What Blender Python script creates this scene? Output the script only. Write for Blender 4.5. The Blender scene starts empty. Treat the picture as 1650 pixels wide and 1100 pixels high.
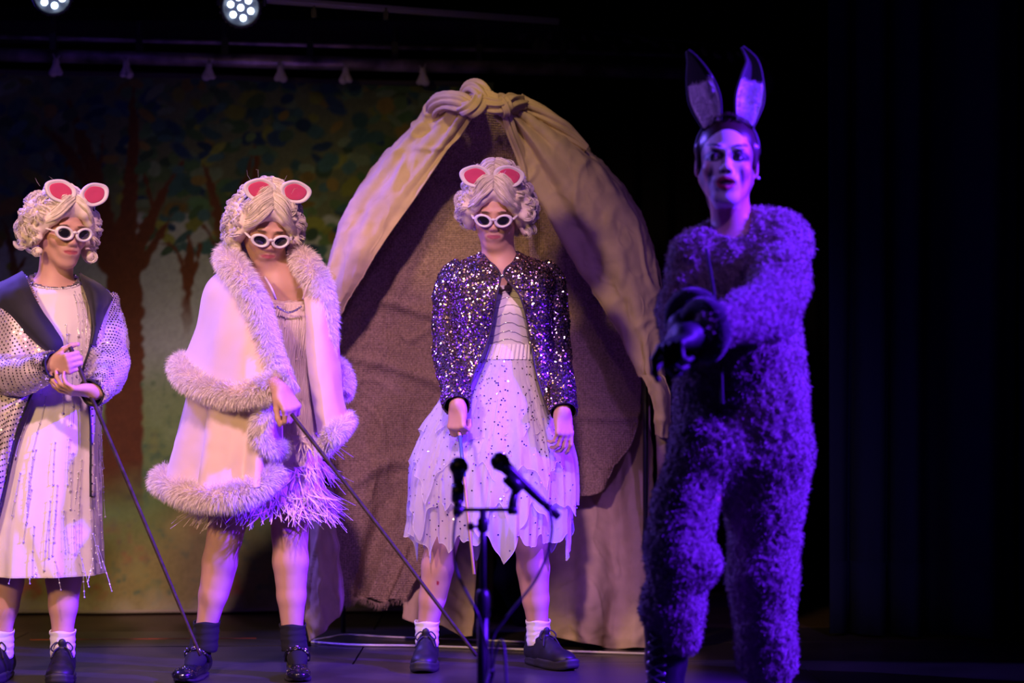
import bpy, math, random
import numpy as np
from mathutils import Vector, Matrix

random.seed(7)
RNG = np.random.default_rng(11)
C = bpy.context.scene.collection
SC = bpy.context.scene

# ------------------------------------------------------------------ camera
FPX, CAMH = 3300.0, 0.9          # focal length in pixels of the 1650 wide frame, camera height
cam_d = bpy.data.cameras.new('camera')
cam = bpy.data.objects.new('camera', cam_d); C.objects.link(cam)
cam.location = (0, 0, CAMH); cam.rotation_euler = (math.pi / 2, 0, 0)
cam_d.sensor_width = 36; cam_d.lens = FPX * 36 / 1650
cam_d.shift_y = 100 / 1650
cam_d.clip_end = 60
cam_d.dof.use_dof = True; cam_d.dof.focus_distance = 6.8; cam_d.dof.aperture_fstop = 1.7
SC.camera = cam

# ------------------------------------------------------------------ world, exposure
w = bpy.data.worlds.new('dark_hall'); SC.world = w; w.use_nodes = True
w.node_tree.nodes['Background'].inputs[0].default_value = (0.25, 0.2, 0.6, 1)
w.node_tree.nodes['Background'].inputs[1].default_value = 0.006
SC.view_settings.view_transform = 'Standard'; SC.view_settings.look = 'None'
SC.view_settings.exposure = 0.0; SC.view_settings.gamma = 1.0
SC.view_settings.use_curve_mapping = False
SC.cycles.max_bounces = 6; SC.cycles.transparent_max_bounces = 16
SC.cycles.sample_clamp_indirect = 3.0

# ------------------------------------------------------------------ stage lights
def spot(name, loc, tgt, col, watts, cone, blend=.4, size=.12):
    d = bpy.data.lights.new(name, 'SPOT'); d.color = col; d.energy = watts
    d.spot_size = math.radians(cone); d.spot_blend = blend; d.shadow_soft_size = size
    o = bpy.data.objects.new(name, d); C.objects.link(o); o.location = loc
    o.rotation_euler = (Vector(tgt) - Vector(loc)).to_track_quat('-Z', 'Y').to_euler()
    return o
spot('pink_key', (-0.35, 1.2, 5.2), (-0.95, 7.0, 0.72), (1.0, .50, .76), 1450, 23, .5, .16)
spot('amber_fill', (-3.0, 1.0, 3.2), (-0.85, 7.3, 0.74), (1.0, .60, .27), 1000, 29, .8, .35)
spot('amber_top', (-0.2, 1.6, 5.2), (-0.16, 7.5, 2.08), (1.0, .66, .30), 800, 9, 1.0, .2)
spot('violet_side', (4.5, 4.7, 3.2), (0.66, 5.75, 0.85), (.10, .010, 1.0), 8500, 27, .35, .08)
spot('violet_front', (1.9, 1.0, 5.0), (0.50, 6.8, 1.15), (.36, .14, 1.0), 520, 21, 1.0, .14)
spot('blue_rim', (-2.9, 8.0, 3.2), (-0.95, 6.7, 1.1), (.17, .09, 1.0), 750, 60, .5, .05)
spot('blue_floor', (-1.2, 8.2, 3.4), (-0.8, 5.8, 0.0), (.10, .07, 1.0), 45, 70, .6, .05)

def P(px, py, Y):
    """pixel of the 1650x1100 photograph at a distance Y in front of the camera -> world point"""
    return np.array([(px - 825) / FPX * Y, Y, CAMH + (650 - py) / FPX * Y])

# ------------------------------------------------------------------ materials
def mat(name, col=(.5, .5, .5), rough=.6, metal=0.0, sheen=0.0, spec=.5, vcol=None, noise=None, bump=None,
        weave=None, alpha=1.0, emis=None, sss=0.0, trans=0.0, coat=0.0):
    m = bpy.data.materials.new(name); m.use_nodes = True
    nt = m.node_tree; b = nt.nodes['Principled BSDF']
    def I(k, v):
        if k in b.inputs: b.inputs[k].default_value = v
    I('Base Color', (*col, 1)); I('Roughness', rough); I('Metallic', metal); I('Specular IOR Level', spec)
    I('Sheen Weight', sheen); I('Sheen Roughness', .5); I('Alpha', alpha); I('Coat Weight', coat)
    I('Transmission Weight', trans)
    if sss:
        I('Subsurface Weight', sss); I('Subsurface Radius', (1.0, .35, .2)); I('Subsurface Scale', .008)
    if emis: I('Emission Color', (*emis[0], 1)); I('Emission Strength', emis[1])
    tc = nt.nodes.new('ShaderNodeTexCoord')
    src = None
    if vcol:
        a = nt.nodes.new('ShaderNodeAttribute'); a.attribute_name = vcol; src = a.outputs['Color']
        nt.links.new(src, b.inputs['Base Color'])
    if noise:      # (scale, amount, detail)
        n = nt.nodes.new('ShaderNodeTexNoise'); n.inputs['Scale'].default_value = noise[0]
        n.inputs['Detail'].default_value = noise[2] if len(noise) > 2 else 4
        nt.links.new(tc.outputs['Object'], n.inputs['Vector'])
        mr = nt.nodes.new('ShaderNodeMapRange'); mr.inputs[1].default_value = .3; mr.inputs[2].default_value = .7
        mr.inputs[3].default_value = 1 - noise[1]; mr.inputs[4].default_value = 1 + noise[1]
        nt.links.new(n.outputs['Fac'], mr.inputs[0])
        mx = nt.nodes.new('ShaderNodeVectorMath'); mx.operation = 'SCALE'
        if src: nt.links.new(src, mx.inputs[0])
        else: mx.inputs[0].default_value = col
        nt.links.new(mr.outputs[0], mx.inputs['Scale'])
        nt.links.new(mx.outputs[0], b.inputs['Base Color'])
    h = None
    if weave:      # (threads per metre, strength)
        hs = []
        for ax in ('X', 'Z'):
            wv = nt.nodes.new('ShaderNodeTexWave'); wv.bands_direction = ax
            wv.inputs['Scale'].default_value = weave[0] / 6.28 * .5; wv.inputs['Distortion'].default_value = 1.2
            wv.inputs['Detail'].default_value = 1
            nt.links.new(tc.outputs['Object'], wv.inputs['Vector']); hs.append(wv.outputs['Fac'])
        ad = nt.nodes.new('ShaderNodeMath'); ad.operation = 'ADD'
        nt.links.new(hs[0], ad.inputs[0]); nt.links.new(hs[1], ad.inputs[1]); h = (ad.outputs[0], weave[1], .002)
    if bump:       # (scale, strength, distance)
        n = nt.nodes.new('ShaderNodeTexNoise')
        if len(bump) > 3: n.noise_type = 'RIDGED_MULTIFRACTAL'; n.inputs['Distortion'].default_value = .6; n.inputs['Scale'].default_value = bump[0]; n.inputs['Detail'].default_value = 5
        nt.links.new(tc.outputs['Object'], n.inputs['Vector'])
        if h:
            ad = nt.nodes.new('ShaderNodeMath'); ad.operation = 'ADD'
            nt.links.new(h[0], ad.inputs[0]); nt.links.new(n.outputs['Fac'], ad.inputs[1]); h = (ad.outputs[0], h[1], h[2])
        else: h = (n.outputs['Fac'], bump[1], bump[2] if len(bump) > 2 else .004)
    if h:
        bp = nt.nodes.new('ShaderNodeBump'); bp.inputs['Strength'].default_value = h[1]; bp.inputs['Distance'].default_value = h[2]
        nt.links.new(h[0], bp.inputs['Height']); nt.links.new(bp.outputs[0], b.inputs['Normal'])
    return m

# ------------------------------------------------------------------ mesh building
ORG = {}
def mk(name, V, F, m, parent=None, smooth=True, col=None, midx=None, thick=0, sub=0, kind=None, label=None):
    V = np.asarray(V, float).reshape(-1, 3)
    o0 = ORG.get(parent.name, np.zeros(3)) if parent else np.zeros(3)
    me = bpy.data.meshes.new(name)
    Fs = F if isinstance(F, (list, tuple)) and np.ndim(F[0]) == 2 else [F]
    Fs = [np.asarray(f, np.int32) for f in Fs if len(f)]
    me.vertices.add(len(V)); me.vertices.foreach_set('co', (V - o0).astype(np.float32).ravel())
    li = np.concatenate([f.ravel() for f in Fs]); n = sum(len(f) for f in Fs)
    tot = np.concatenate([np.full(len(f), f.shape[1], np.int32) for f in Fs])
    st = np.concatenate([[0], np.cumsum(tot)[:-1]]).astype(np.int32)
    me.loops.add(len(li)); me.loops.foreach_set('vertex_index', li)
    me.polygons.add(n); me.polygons.foreach_set('loop_start', st)
    if midx is not None: me.polygons.foreach_set('material_index', np.asarray(midx, np.int32))
    me.update(calc_edges=True)
    me.polygons.foreach_set('use_smooth', np.full(n, bool(smooth)))
    for mm in (m if isinstance(m, (list, tuple)) else [m]): me.materials.append(mm)
    if col is not None:
        c = np.ones((len(V), 4), np.float32); c[:, :3] = col
        a = me.color_attributes.new('col', 'FLOAT_COLOR', 'POINT'); a.data.foreach_set('color', c.ravel())
    o = bpy.data.objects.new(name, me); C.objects.link(o)
    if parent: o.parent = parent
    ORG[o.name] = o0
    if thick:
        s = o.modifiers.new('thickness', 'SOLIDIFY'); s.thickness = thick; s.offset = 0
    if sub:
        s = o.modifiers.new('smooth', 'SUBSURF'); s.levels = sub; s.render_levels = sub
    if kind: o['kind'] = kind
    if label: o['label'] = label
    return o
def tag(o, label=None, cat=None, group=None, kind=None):
    for k, v in (('label', label), ('category', cat), ('group', group), ('kind', kind)):
        if v: o[k] = v
    return o
def empty(name, loc):
    o = bpy.data.objects.new(name, None); C.objects.link(o); o.location = tuple(loc); o.empty_display_size = .1
    ORG[o.name] = np.array(loc, float); return o

def nrm(v): v = np.asarray(v, float); return v / (np.linalg.norm(v) + 1e-12)
class MB:
    """collects shapes; build() links them as one mesh"""
    def __init__(s): s.V = []; s.F3 = []; s.F4 = []; s.n = 0
    def add(s, V, F):
        V = np.asarray(V, float).reshape(-1, 3); F = np.asarray(F, int)
        (s.F3 if F.shape[1] == 3 else s.F4).append(F + s.n); s.V.append(V); s.n += len(V); return s
    def grid(s, G, closed=False, cap=False):
        m, n = G.shape[:2]; i = np.arange(m * n).reshape(m, n)
        if closed: i = np.concatenate([i, i[:, :1]], 1)
        F = np.stack([i[:-1, :-1], i[:-1, 1:], i[1:, 1:], i[1:, :-1]], -1).reshape(-1, 4)
        b = s.n; s.add(G, F)
        if cap:
            for r, fl in ((0, 1), (m - 1, 0)):
                c = s.n; s.add(G[r].mean(0)[None], np.zeros((0, 3), int))
                k = b + r * n + np.arange(n); k2 = np.roll(k, -1)
                f = np.stack([np.full(n, c), k2, k] if fl else [np.full(n, c), k, k2], -1)
                s.F3.append(f)
        return s
    def tube(s, path, r, n=8, cap=True, flat=1.0, fdir=None):
        p = np.asarray(path, float); m = len(p); r = np.broadcast_to(np.asarray(r, float), (m,))
        t = np.gradient(p, axis=0); t /= np.linalg.norm(t, axis=1)[:, None] + 1e-12
        u = np.asarray(fdir, float) if fdir is not None else (np.array([0, 0, 1.]) if abs(t[0][2]) < .9 else np.array([1., 0, 0]))
        a = np.linspace(0, 2 * np.pi, n, endpoint=False); G = np.zeros((m, n, 3))
        for i in range(m):
            if fdir is not None: u = np.asarray(fdir, float)
            u = nrm(u - t[i] * (u @ t[i])); v = np.cross(t[i], u)
            G[i] = p[i] + r[i] * (np.cos(a)[:, None] * u * flat + np.sin(a)[:, None] * v)
        return s.grid(G, True, cap)
    def box(s, c, h, R=None):
        c = np.asarray(c, float); h = np.asarray(h, float); R = np.eye(3) if R is None else np.asarray(R)
        q = np.array([[x, y, z] for x in (-1, 1) for y in (-1, 1) for z in (-1, 1)]) * h
        F = [[0, 1, 3, 2], [4, 6, 7, 5], [0, 4, 5, 1], [2, 3, 7, 6], [0, 2, 6, 4], [1, 5, 7, 3]]
        return s.add(q @ R.T + c, F)
    def lathe(s, prof, base, axis=(0, 0, 1), n=24, up=(1, 0, .01)):
        ax = nrm(axis); u = nrm(np.asarray(up) - ax * (np.asarray(up) @ ax)); v = np.cross(ax, u)
        a = np.linspace(0, 2 * np.pi, n, endpoint=False)
        G = np.array([[np.asarray(base) + ax * h + r * (math.cos(t) * u + math.sin(t) * v) for t in a] for r, h in prof])
        return s.grid(G, True, True)
    def ball(s, c, r, n=10):
        r = np.broadcast_to(np.asarray(r, float), (3,))
        th = np.linspace(.02, np.pi - .02, n // 2 + 2); a = np.linspace(0, 2 * np.pi, n, endpoint=False)
        G = np.stack([np.sin(th)[:, None] * np.cos(a), np.sin(th)[:, None] * np.sin(a), np.cos(th)[:, None] + 0 * a], -1)
        return s.grid(G * r + np.asarray(c), True, True)
    def build(s, name, m, parent=None, **kw):
        V = np.concatenate(s.V); F = []
        if s.F3: F.append(np.concatenate(s.F3))
        if s.F4: F.append(np.concatenate(s.F4))
        return mk(name, V, F, m, parent, **kw)

def spl(pts, n):
    """Catmull-Rom through the points, n samples"""
    p = np.asarray(pts, float); m = len(p)
    t = np.linspace(0, m - 1, n); i = np.minimum(t.astype(int), m - 2); f = (t - i).reshape(-1, *([1] * (p.ndim - 1)))
    g = lambda k: p[np.clip(k, 0, m - 1)]
    p0, p1, p2, p3 = g(i - 1), g(i), g(i + 1), g(i + 2)
    return .5 * (2 * p1 + (p2 - p0) * f + (2 * p0 - 5 * p1 + 4 * p2 - p3) * f ** 2 + (3 * p1 - p0 - 3 * p2 + p3) * f ** 3)
def _hash(i, j, k, s):
    h = (i * 374761393 + j * 668265263 + k * 2147483647 + s * 974634777) & 0xffffffff
    h = ((h ^ (h >> 13)) * 1274126177) & 0xffffffff
    return ((h ^ (h >> 16)) & 0xffff) / 32768.0 - 1
def vn(p, sc, seed=0):
    """value noise in -1..1 at points (...,3)"""
    q = np.asarray(p, float) * sc; i = np.floor(q).astype(np.int64); f = q - i; f = f * f * (3 - 2 * f); r = 0
    for a in (0, 1):
        for b in (0, 1):
            for c in (0, 1):
                w_ = (f[..., 0] if a else 1 - f[..., 0]) * (f[..., 1] if b else 1 - f[..., 1]) * (f[..., 2] if c else 1 - f[..., 2])
                r = r + w_ * _hash(i[..., 0] + a, i[..., 1] + b, i[..., 2] + c, seed)
    return r
def gnormals(G):
    du = np.gradient(G, axis=1); dv = np.gradient(G, axis=0); n = np.cross(dv, du)
    return n / (np.linalg.norm(n, axis=-1, keepdims=True) + 1e-12)

# ------------------------------------------------------------------ sculpting: blended tapered shapes -> one smooth surface
class Sculpt:
    def __init__(s, h): s.h = h; s.pr = []; s.M = np.eye(3); s.T = np.zeros(3); s.S = 1.0
    def frame(s, M=None, T=(0, 0, 0), S=1.0): s.M = np.eye(3) if M is None else np.asarray(M); s.T = np.asarray(T, float); s.S = S; return s
    def w(s, p): return s.M @ (np.asarray(p, float) * s.S) + s.T
    def cone(s, a, b, ra, rb=None, k=.02, sub=False, sq=None):
        a, b = s.w(a), s.w(b); ra *= s.S; rb = ra if rb is None else rb * s.S
        if sq is not None: sq = (s.M @ nrm(sq[0]), sq[1])
        R = max(ra, rb); s.pr.append(('c', np.minimum(a, b) - R, np.maximum(a, b) + R, (a, b, ra, rb, sq), k, sub)); return s
    def chain(s, pts, rs, k=.02, sq=None, sub=False):
        for i in range(len(pts) - 1): s.cone(pts[i], pts[i + 1], rs[i], rs[i + 1], k, sub, sq)
        return s
    def ell(s, c, r, R=None, k=.02, sub=False):
        c = s.w(c); r = np.broadcast_to(np.asarray(r, float) * s.S, (3,)); R = s.M if R is None else s.M @ np.asarray(R)
        m = r.max(); s.pr.append(('e', c - m, c + m, (c, r, R), k, sub)); return s
    def build(s, name, m, parent=None, col=None, disp=None, **kw):
        h = s.h; lo = min((tuple(p[1]) for p in s.pr if not p[5]), key=lambda t: 0)
        lo = np.min([p[1] for p in s.pr if not p[5]], 0) - 4 * h; hi = np.max([p[2] for p in s.pr if not p[5]], 0) + 4 * h
        n = np.ceil((hi - lo) / h).astype(int) + 1
        D = np.full(n, 4 * h, np.float32)
        for ty, a, b, q, k, sub in s.pr:
            pad = 3 * h + k
            i0 = np.clip(np.floor((a - pad - lo) / h).astype(int), 0, n); i1 = np.clip(np.ceil((b + pad - lo) / h).astype(int) + 1, 0, n)
            if (i1 <= i0).any(): continue
            ax = [lo[j] + h * np.arange(i0[j], i1[j]) for j in range(3)]
            X = np.stack(np.meshgrid(*ax, indexing='ij'), -1).astype(np.float32)
            if ty == 'c':
                A, B, ra, rb, sq = q
                if sq is not None:
                    nn = sq[0]; f = sq[1] - 1
                    X = X + ((X - A) @ nn)[..., None] * nn * f; B = B + nn * ((B - A) @ nn) * f
                ab = B - A; t = np.clip(((X - A) @ ab) / (ab @ ab + 1e-12), 0, 1)
                d = np.linalg.norm(X - A - t[..., None] * ab, axis=-1) - (ra + (rb - ra) * t)
            else:
                c, r, R = q; Y = (X - c) @ R
                k0 = np.linalg.norm(Y / r, axis=-1); k1 = np.linalg.norm(Y / r ** 2, axis=-1) + 1e-9; d = k0 * (k0 - 1) / k1
            sl = tuple(slice(i0[j], i1[j]) for j in range(3)); O = D[sl]
            if sub: d = -d; hh = np.maximum(k - np.abs(O - d), 0) / k; D[sl] = np.maximum(O, d) + hh * hh * k / 4
            else: hh = np.maximum(k - np.abs(O - d), 0) / k; D[sl] = np.minimum(O, d) - hh * hh * k / 4
        V, F = nets(D, lo, h)
        nn = vnormals(V, F)
        if disp is not None: V = V + nn * disp(V)[:, None]
        return mk(name, V, [F], m, parent, col=None if col is None else col(V, nn), **kw)
def vnormals(V, F):
    n = np.cross(V[F[:, 2]] - V[F[:, 0]], V[F[:, 3]] - V[F[:, 1]]); r = np.zeros_like(V)
    for j in range(4): 
        for c in range(3): r[:, c] += np.bincount(F[:, j], n[:, c], len(V))
    return r / (np.linalg.norm(r, axis=1, keepdims=True) + 1e-12)
def nets(D, lo, h):
    s = D < 0; nx, ny, nz = D.shape
    cs = [s[a:nx - 1 + a, b:ny - 1 + b, c:nz - 1 + c] for a in (0, 1) for b in (0, 1) for c in (0, 1)]
    al = cs[0].copy(); an = cs[0].copy()
    for q in cs[1:]: al &= q; an |= q
    act = an & ~al; I = np.argwhere(act); idx = np.full(act.shape, -1, np.int32); idx[act] = np.arange(len(I))
    cor = [(a, b, c) for a in (0, 1) for b in (0, 1) for c in (0, 1)]
    val = [D[I[:, 0] + a, I[:, 1] + b, I[:, 2] + c] for a, b, c in cor]
    acc = np.zeros((len(I), 3)); cnt = np.zeros(len(I))
    for x in range(8):
        for y in range(x + 1, 8):
            df = np.array(cor[y]) - np.array(cor[x])
            if np.abs(df).sum() != 1: continue
            m = (val[x] < 0) != (val[y] < 0); t = val[x][m] / (val[x][m] - val[y][m])
            acc[m] += np.array(cor[x]) + t[:, None] * df; cnt[m] += 1
    V = lo + h * (I + acc / cnt[:, None]); F = []
    for ax in range(3):
        o = [slice(None)] * 3; e = [slice(None)] * 3; o[ax] = slice(0, -1); e[ax] = slice(1, None)
        a, b = s[tuple(o)], s[tuple(e)]; ch = np.argwhere(a != b); fl = a[tuple(ch.T)]
        u, v = (ax + 1) % 3, (ax + 2) % 3
        ok = (ch[:, u] > 0) & (ch[:, v] > 0) & (ch[:, u] < D.shape[u] - 1) & (ch[:, v] < D.shape[v] - 1); ch = ch[ok]; fl = fl[ok]
        def g(du, dv):
            c = ch.copy(); c[:, u] -= du; c[:, v] -= dv; return idx[tuple(c.T)]
        q = np.stack([g(1, 1), g(0, 1), g(0, 0), g(1, 0)], -1)
        q[~fl] = q[~fl][:, ::-1]; F.append(q)
    return V, np.concatenate(F)

def rot(yaw=0, pitch=0, roll=0):
    """degrees; yaw>0 turns the face towards image right, pitch>0 looks down, roll>0 tips the crown towards image right"""
    y, p, r = map(math.radians, (yaw, pitch, roll))
    Rz = np.array([[math.cos(y), -math.sin(y), 0], [math.sin(y), math.cos(y), 0], [0, 0, 1]])
    Rx = np.array([[1, 0, 0], [0, math.cos(p), -math.sin(p)], [0, math.sin(p), math.cos(p)]])
    Ry = np.array([[math.cos(r), 0, math.sin(r)], [0, 1, 0], [-math.sin(r), 0, math.cos(r)]])
    return Rz @ Ry @ Rx

# ================================================================== the setting
M_black = mat('black_drape', (.008, .008, .012), .95, bump=(60, .3, .002), spec=.1)
M_steel = mat('black_steel', (.02, .02, .022), .4, spec=.5)
M_floor = mat('stage_floor', (.045, .040, .040), .33, noise=(3, .35), bump=(9, .25, .0015), spec=.45)
M_floor_b = mat('stage_floor_brown', (.085, .058, .035), .45, noise=(2.5, .3), bump=(9, .25, .0015), spec=.4)
M_cable = mat('white_cable', (.75, .72, .7), .4)

YAW = .10      # the upstage line runs slightly towards the camera on the left
def up(Y, X): return Y + (X + .8) * YAW * .6
# floor: long boards of stage flooring with open joints, front to back
tag(mk('floor', [(-6, -2, -.03), (6, -2, -.03), (6, 12, -.03), (-6, 12, -.03)], [[0, 1, 2, 3]], mat('floor_gap', (.01, .01, .01), .9)), kind='structure')
floor = bpy.data.objects['floor']
cuts = [-1.5, .6, 1.9, 3.1, 4.3, 5.5, 6.30, 7.06, 7.62, 8.13, 8.95, 10.3]
for i in range(len(cuts) - 1):
    xs = [-5.6, -3.2, -.55, 1.9, 5.6] if i % 2 else [-5.6, -1.9, 1.0, 3.4, 5.6]
    for a, b in zip(xs[:-1], xs[1:]):
        g = .0035; G = []
        t = MB(); y0, y1 = cuts[i] + g, cuts[i + 1] - g; z = RNG.uniform(-.0007, .0007)
        q = [(a + g, up(y0, a)), (b - g, up(y0, b)), (b - g, up(y1, b)), (a + g, up(y1, a))]
        V = [(x, y, z) for x, y in q] + [(x, y, -.028) for x, y in q]
        mk('floor_board', V, [[0, 1, 2, 3], [0, 4, 5, 1], [1, 5, 6, 2], [2, 6, 7, 3], [3, 7, 4, 0]], M_floor_b if i == 9 else M_floor, floor, smooth=False)
# masking walls and ceiling of the stage house
M_wall = mat('stage_house_black', (.012, .012, .015), .9)
def slab(name, a, b, kind='structure', m=M_wall):
    a, b = np.array(a, float), np.array(b, float)
    return tag(MB().box((a + b) / 2, (b - a) / 2).build(name, m, smooth=False), kind=kind)
slab('wall_back', (-5.6, 10.3, -.03), (5.6, 10.4, 4.6))
slab('wall_left', (-5.7, -2, -.03), (-5.6, 10.4, 4.6))
slab('wall_right', (5.6, -2, -.03), (5.7, 10.4, 4.6))
slab('ceiling', (-5.7, 5.0, 3.6), (5.7, 10.4, 3.7))

# black drapes -------------------------------------------------------
def drape(name, x0, x1, Y0, Y1, z0, z1, label, folds=14, amp=.05, seed=1, m=M_black):
    n = folds * 14; u = np.linspace(0, 1, n); v = np.linspace(0, 1, 24)
    U, Vv = np.meshgrid(u, v)
    ph = U * folds * 2 * np.pi + 1.6 * np.sin(U * 9 + seed) + .25 * np.sin(Vv * 4 + seed)
    dy = amp * (np.sin(ph) + .35 * np.sin(2.3 * ph + seed)) * (.75 + .35 * Vv)
    G = np.stack([x0 + (x1 - x0) * U + .25 * amp * np.cos(ph * 1.0), Y0 + (Y1 - Y0) * U + dy, z1 + (z0 - z1) * Vv], -1)
    t = empty(name, ((x0 + x1) / 2, (Y0 + Y1) / 2, 0)); tag(t, label, 'curtain', 'black masking drapes')
    MB().grid(G).build('cloth_panel', m, t, thick=.004)
    b = MB(); b.grid(G[-3:, :, :] + np.array([0, -.003, 0])); b.build('bottom_hem', m, t, thick=.008)
    return t
M_legs = mat('blue_black_drape', (.010, .015, .055), .9, bump=(60, .3, .002), spec=.15)
drape('stage_curtain', -.4, 4.6, 9.75, 9.75, .02, 3.4, 'wide black drape closing the stage behind the burlap tent', 30, .05, 1)
drape('stage_curtain', 1.22, 2.05, 7.95, 7.75, .012, 3.2, 'dark drape with a soft blue sheen hanging right of the grey furry costume', 4, .055, 4, M_legs)
drape('stage_curtain', 1.98, 2.9, 7.35, 7.2, .012, 3.2, 'nearly black side drape at the right edge of the picture', 5, .06, 9)
drape('border_curtain', -3.6, 4.6, 9.3, 9.45, 2.42, 3.5, 'short black border drape above the painted forest and tent', 46, .03, 6)

# painted forest backdrop ---------------------------------------------
def seg_d(X, Y, pts, ws):
    d = np.full(X.shape, 9e9)
    pts = spl(np.array([[*p, w_] for p, w_ in zip(pts, ws)], float), len(pts) * 6)
    for a, b in zip(pts[:-1], pts[1:]):
        ab = b[:2] - a[:2]; t = np.clip(((X - a[0]) * ab[0] + (Y - a[1]) * ab[1]) / (ab @ ab + 1e-9), 0, 1)
        d = np.minimum(d, np.hypot(X - a[0] - t * ab[0], Y - a[1] - t * ab[1]) - (a[2] + (b[2] - a[2]) * t) / 2)
    return d
def backdrop():
    x0, x1 = -2.75, -.08; nx, nz = 420, 300
    U, W = np.meshgrid(np.linspace(0, 1, nx), np.linspace(0, 1, nz))
    X = x0 + (x1 - x0) * U; Yb = up(8.78, X)
    zt = 2.335 - .055 * U; z0 = .018
    zz = z0 + (zt - z0) * W
    Yb = Yb + .018 * np.sin(X * 5 + .8 * np.sin(zz * 2)) + .008 * np.sin(X * 13 + 2) * (1 - .4 * W) + .004 * vn(np.stack([X, X * 0, zz], -1), 7, 3)
    px = 825 + X * FPX / Yb; py = 650 - (zz - CAMH) * FPX / Yb      # where the painter's motif sits on the cloth
    Q = np.stack([px / 100, py / 100, px * 0], -1)
    n1, n2, n3, n4 = vn(Q, 1.3, 1), vn(Q, 4, 2), vn(Q, 11, 3), vn(Q, 26, 4)
    def mixc(c, k, a): a = np.clip(a, 0, 1)[..., None]; return c * (1 - a) + np.array(k) * a
    c = np.zeros(X.shape + (3,)) + np.array((.27, .36, .31))               # pale painted air
    c = mixc(c, (.17, .27, .12), (py - 545 + 30 * n1) / 100)                # meadow
    c = mixc(c, (.12, .21, .06), (py - 640 + 40 * n2) / 90 * (.55 + .4 * n1))
    c = mixc(c, (.25, .25, .08), (py - 800 + 50 * n1) / 120)
    c = mixc(c, (.07, .14, .07), (.5 * n2 + .6 * n3 + .35 * n4 - .12) * 2.2 * np.clip((py - 560) / 60, 0, 1) * .6)
    c = mixc(c, (.30, .31, .09), (.7 * n1 + .6 * n2 - .3) * 2 * np.clip((py - 640) / 100, 0, 1) * .7)
    c = mixc(c, (.30, .13, .06), (.9 * vn(Q, 1.9, 9) + .35 * n3 - .35) * 2.6 * np.clip((py - 830) / 90, 0, 1) * .75)
    c = mixc(c, (.40, .41, .24), np.clip((py - 955 + 14 * n2) / 30, 0, 1) * .6)
    # leaf masses, dabbed one over another
    r = np.random.default_rng(5)
    edge = 395 + 45 * n1 + 25 * n2 + 40 * np.sin(px / 55)
    c = mixc(c, (.10, .14, .07), (edge - py) / 14)
    pal = [(.035, .10, .09), (.05, .13, .12), (.06, .15, .06), (.15, .20, .04), (.08, .16, .06), (.02, .05, .09), (.17, .15, .04), (.04, .09, .05), (.12, .20, .11), (.07, .16, .09)]
    B = np.where(True, 1, 1)
    for k in range(620):
        ex, ey = r.uniform(-60, 760), r.uniform(110, 430)
        if ey > 345 and not (ex < 110 or 232 < ex < 560): continue
        if ey > 400 and r.random() < .6: continue
        a, b = r.uniform(9, 26), r.uniform(6, 15); th = r.uniform(-.8, .8)
        jx0, jx1 = np.searchsorted(px[150], [ex - 32, ex + 32]); 
        sl = (slice(None), slice(max(jx0 - 2, 0), min(jx1 + 2, nx)))
        dx, dy = px[sl] - ex, py[sl] - ey; u_ = (dx * math.cos(th) + dy * math.sin(th)) / a; v_ = (-dx * math.sin(th) + dy * math.cos(th)) / b
        col = np.array(pal[r.integers(len(pal))]) * r.uniform(.7, 1.25)
        c[sl] = mixc(c[sl], col, (1 - np.hypot(u_, v_) + .12 * n3[sl]) * 4 * r.uniform(.7, 1))
    br = (.115, .050, .022)
    for pts, ws in [([(198, 900), (197, 760), (200, 640), (203, 540), (200, 450), (190, 395)], [70, 72, 62, 58, 60, 74]),
        ([(178, 420), (163, 340), (148, 270), (128, 210), (112, 165)], [44, 36, 28, 18, 9]),
        ([(168, 350), (130, 275), (98, 232), (72, 205)], [22, 18, 13, 6]), ([(200, 410), (208, 330), (212, 250), (214, 180), (215, 140)], [40, 26, 20, 15, 8]),
        ([(214, 420), (240, 360), (262, 310), (295, 262)], [32, 20, 13, 4]), ([(216, 440), (250, 390), (278, 345)], [26, 14, 4]), ([(150, 300), (162, 260), (165, 220)], [14, 11, 5]),
        ([(248, 340), (238, 300), (232, 278)], [10, 7, 3]),
        ([(300, 640), (301, 540), (302, 470), (305, 430), (304, 380)], [17, 17, 16, 17, 8]), ([(302, 455), (285, 405), (262, 392), (240, 396)], [12, 8, 5, 2]), ([(305, 450), (318, 420), (322, 395)], [12, 7, 3]),
        ([(356, 520), (355, 430), (352, 350), (340, 300), (326, 262)], [24, 22, 20, 14, 6]), ([(354, 420), (340, 380), (328, 365)], [12, 7, 3]), ([(370, 330), (395, 290), (410, 235)], [10, 9, 5]),
        ([(410, 400), (411, 300), (412, 240)], [14, 13, 7]), ([(485, 600), (486, 480), (482, 380), (470, 320)], [18, 17, 13, 6]),
        ([(12, 560), (22, 440), (14, 380), (2, 350)], [20, 14, 9, 4]), ([(20, 450), (38, 420), (44, 400)], [9, 5, 2]), ([(60, 300), (82, 330), (96, 345)], [4, 9, 12]), ([(107, 330), (106, 262)], [9, 5]), ([(118, 320), (122, 280)], [6, 3]),
        ([(-80, 900), (-78, 640), (-70, 420), (-60, 260)], [60, 50, 40, 26])]:
        d = seg_d(px, py, pts, ws) + 3 * n3 + 2.5 * n2
        fade = np.clip((pts[0][1] - 60 - py + 30 * n1) / 90, 0, 1) if pts[0][1] > 500 else np.ones_like(py)
        c = mixc(c, np.array(br), (-d / 4 + .3).clip(0, 1) * fade)
        c = mixc(c, (.055, .028, .016), (-d / 4).clip(0, 1) * (.5 + .5 * n3) * .5 * fade)
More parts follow.
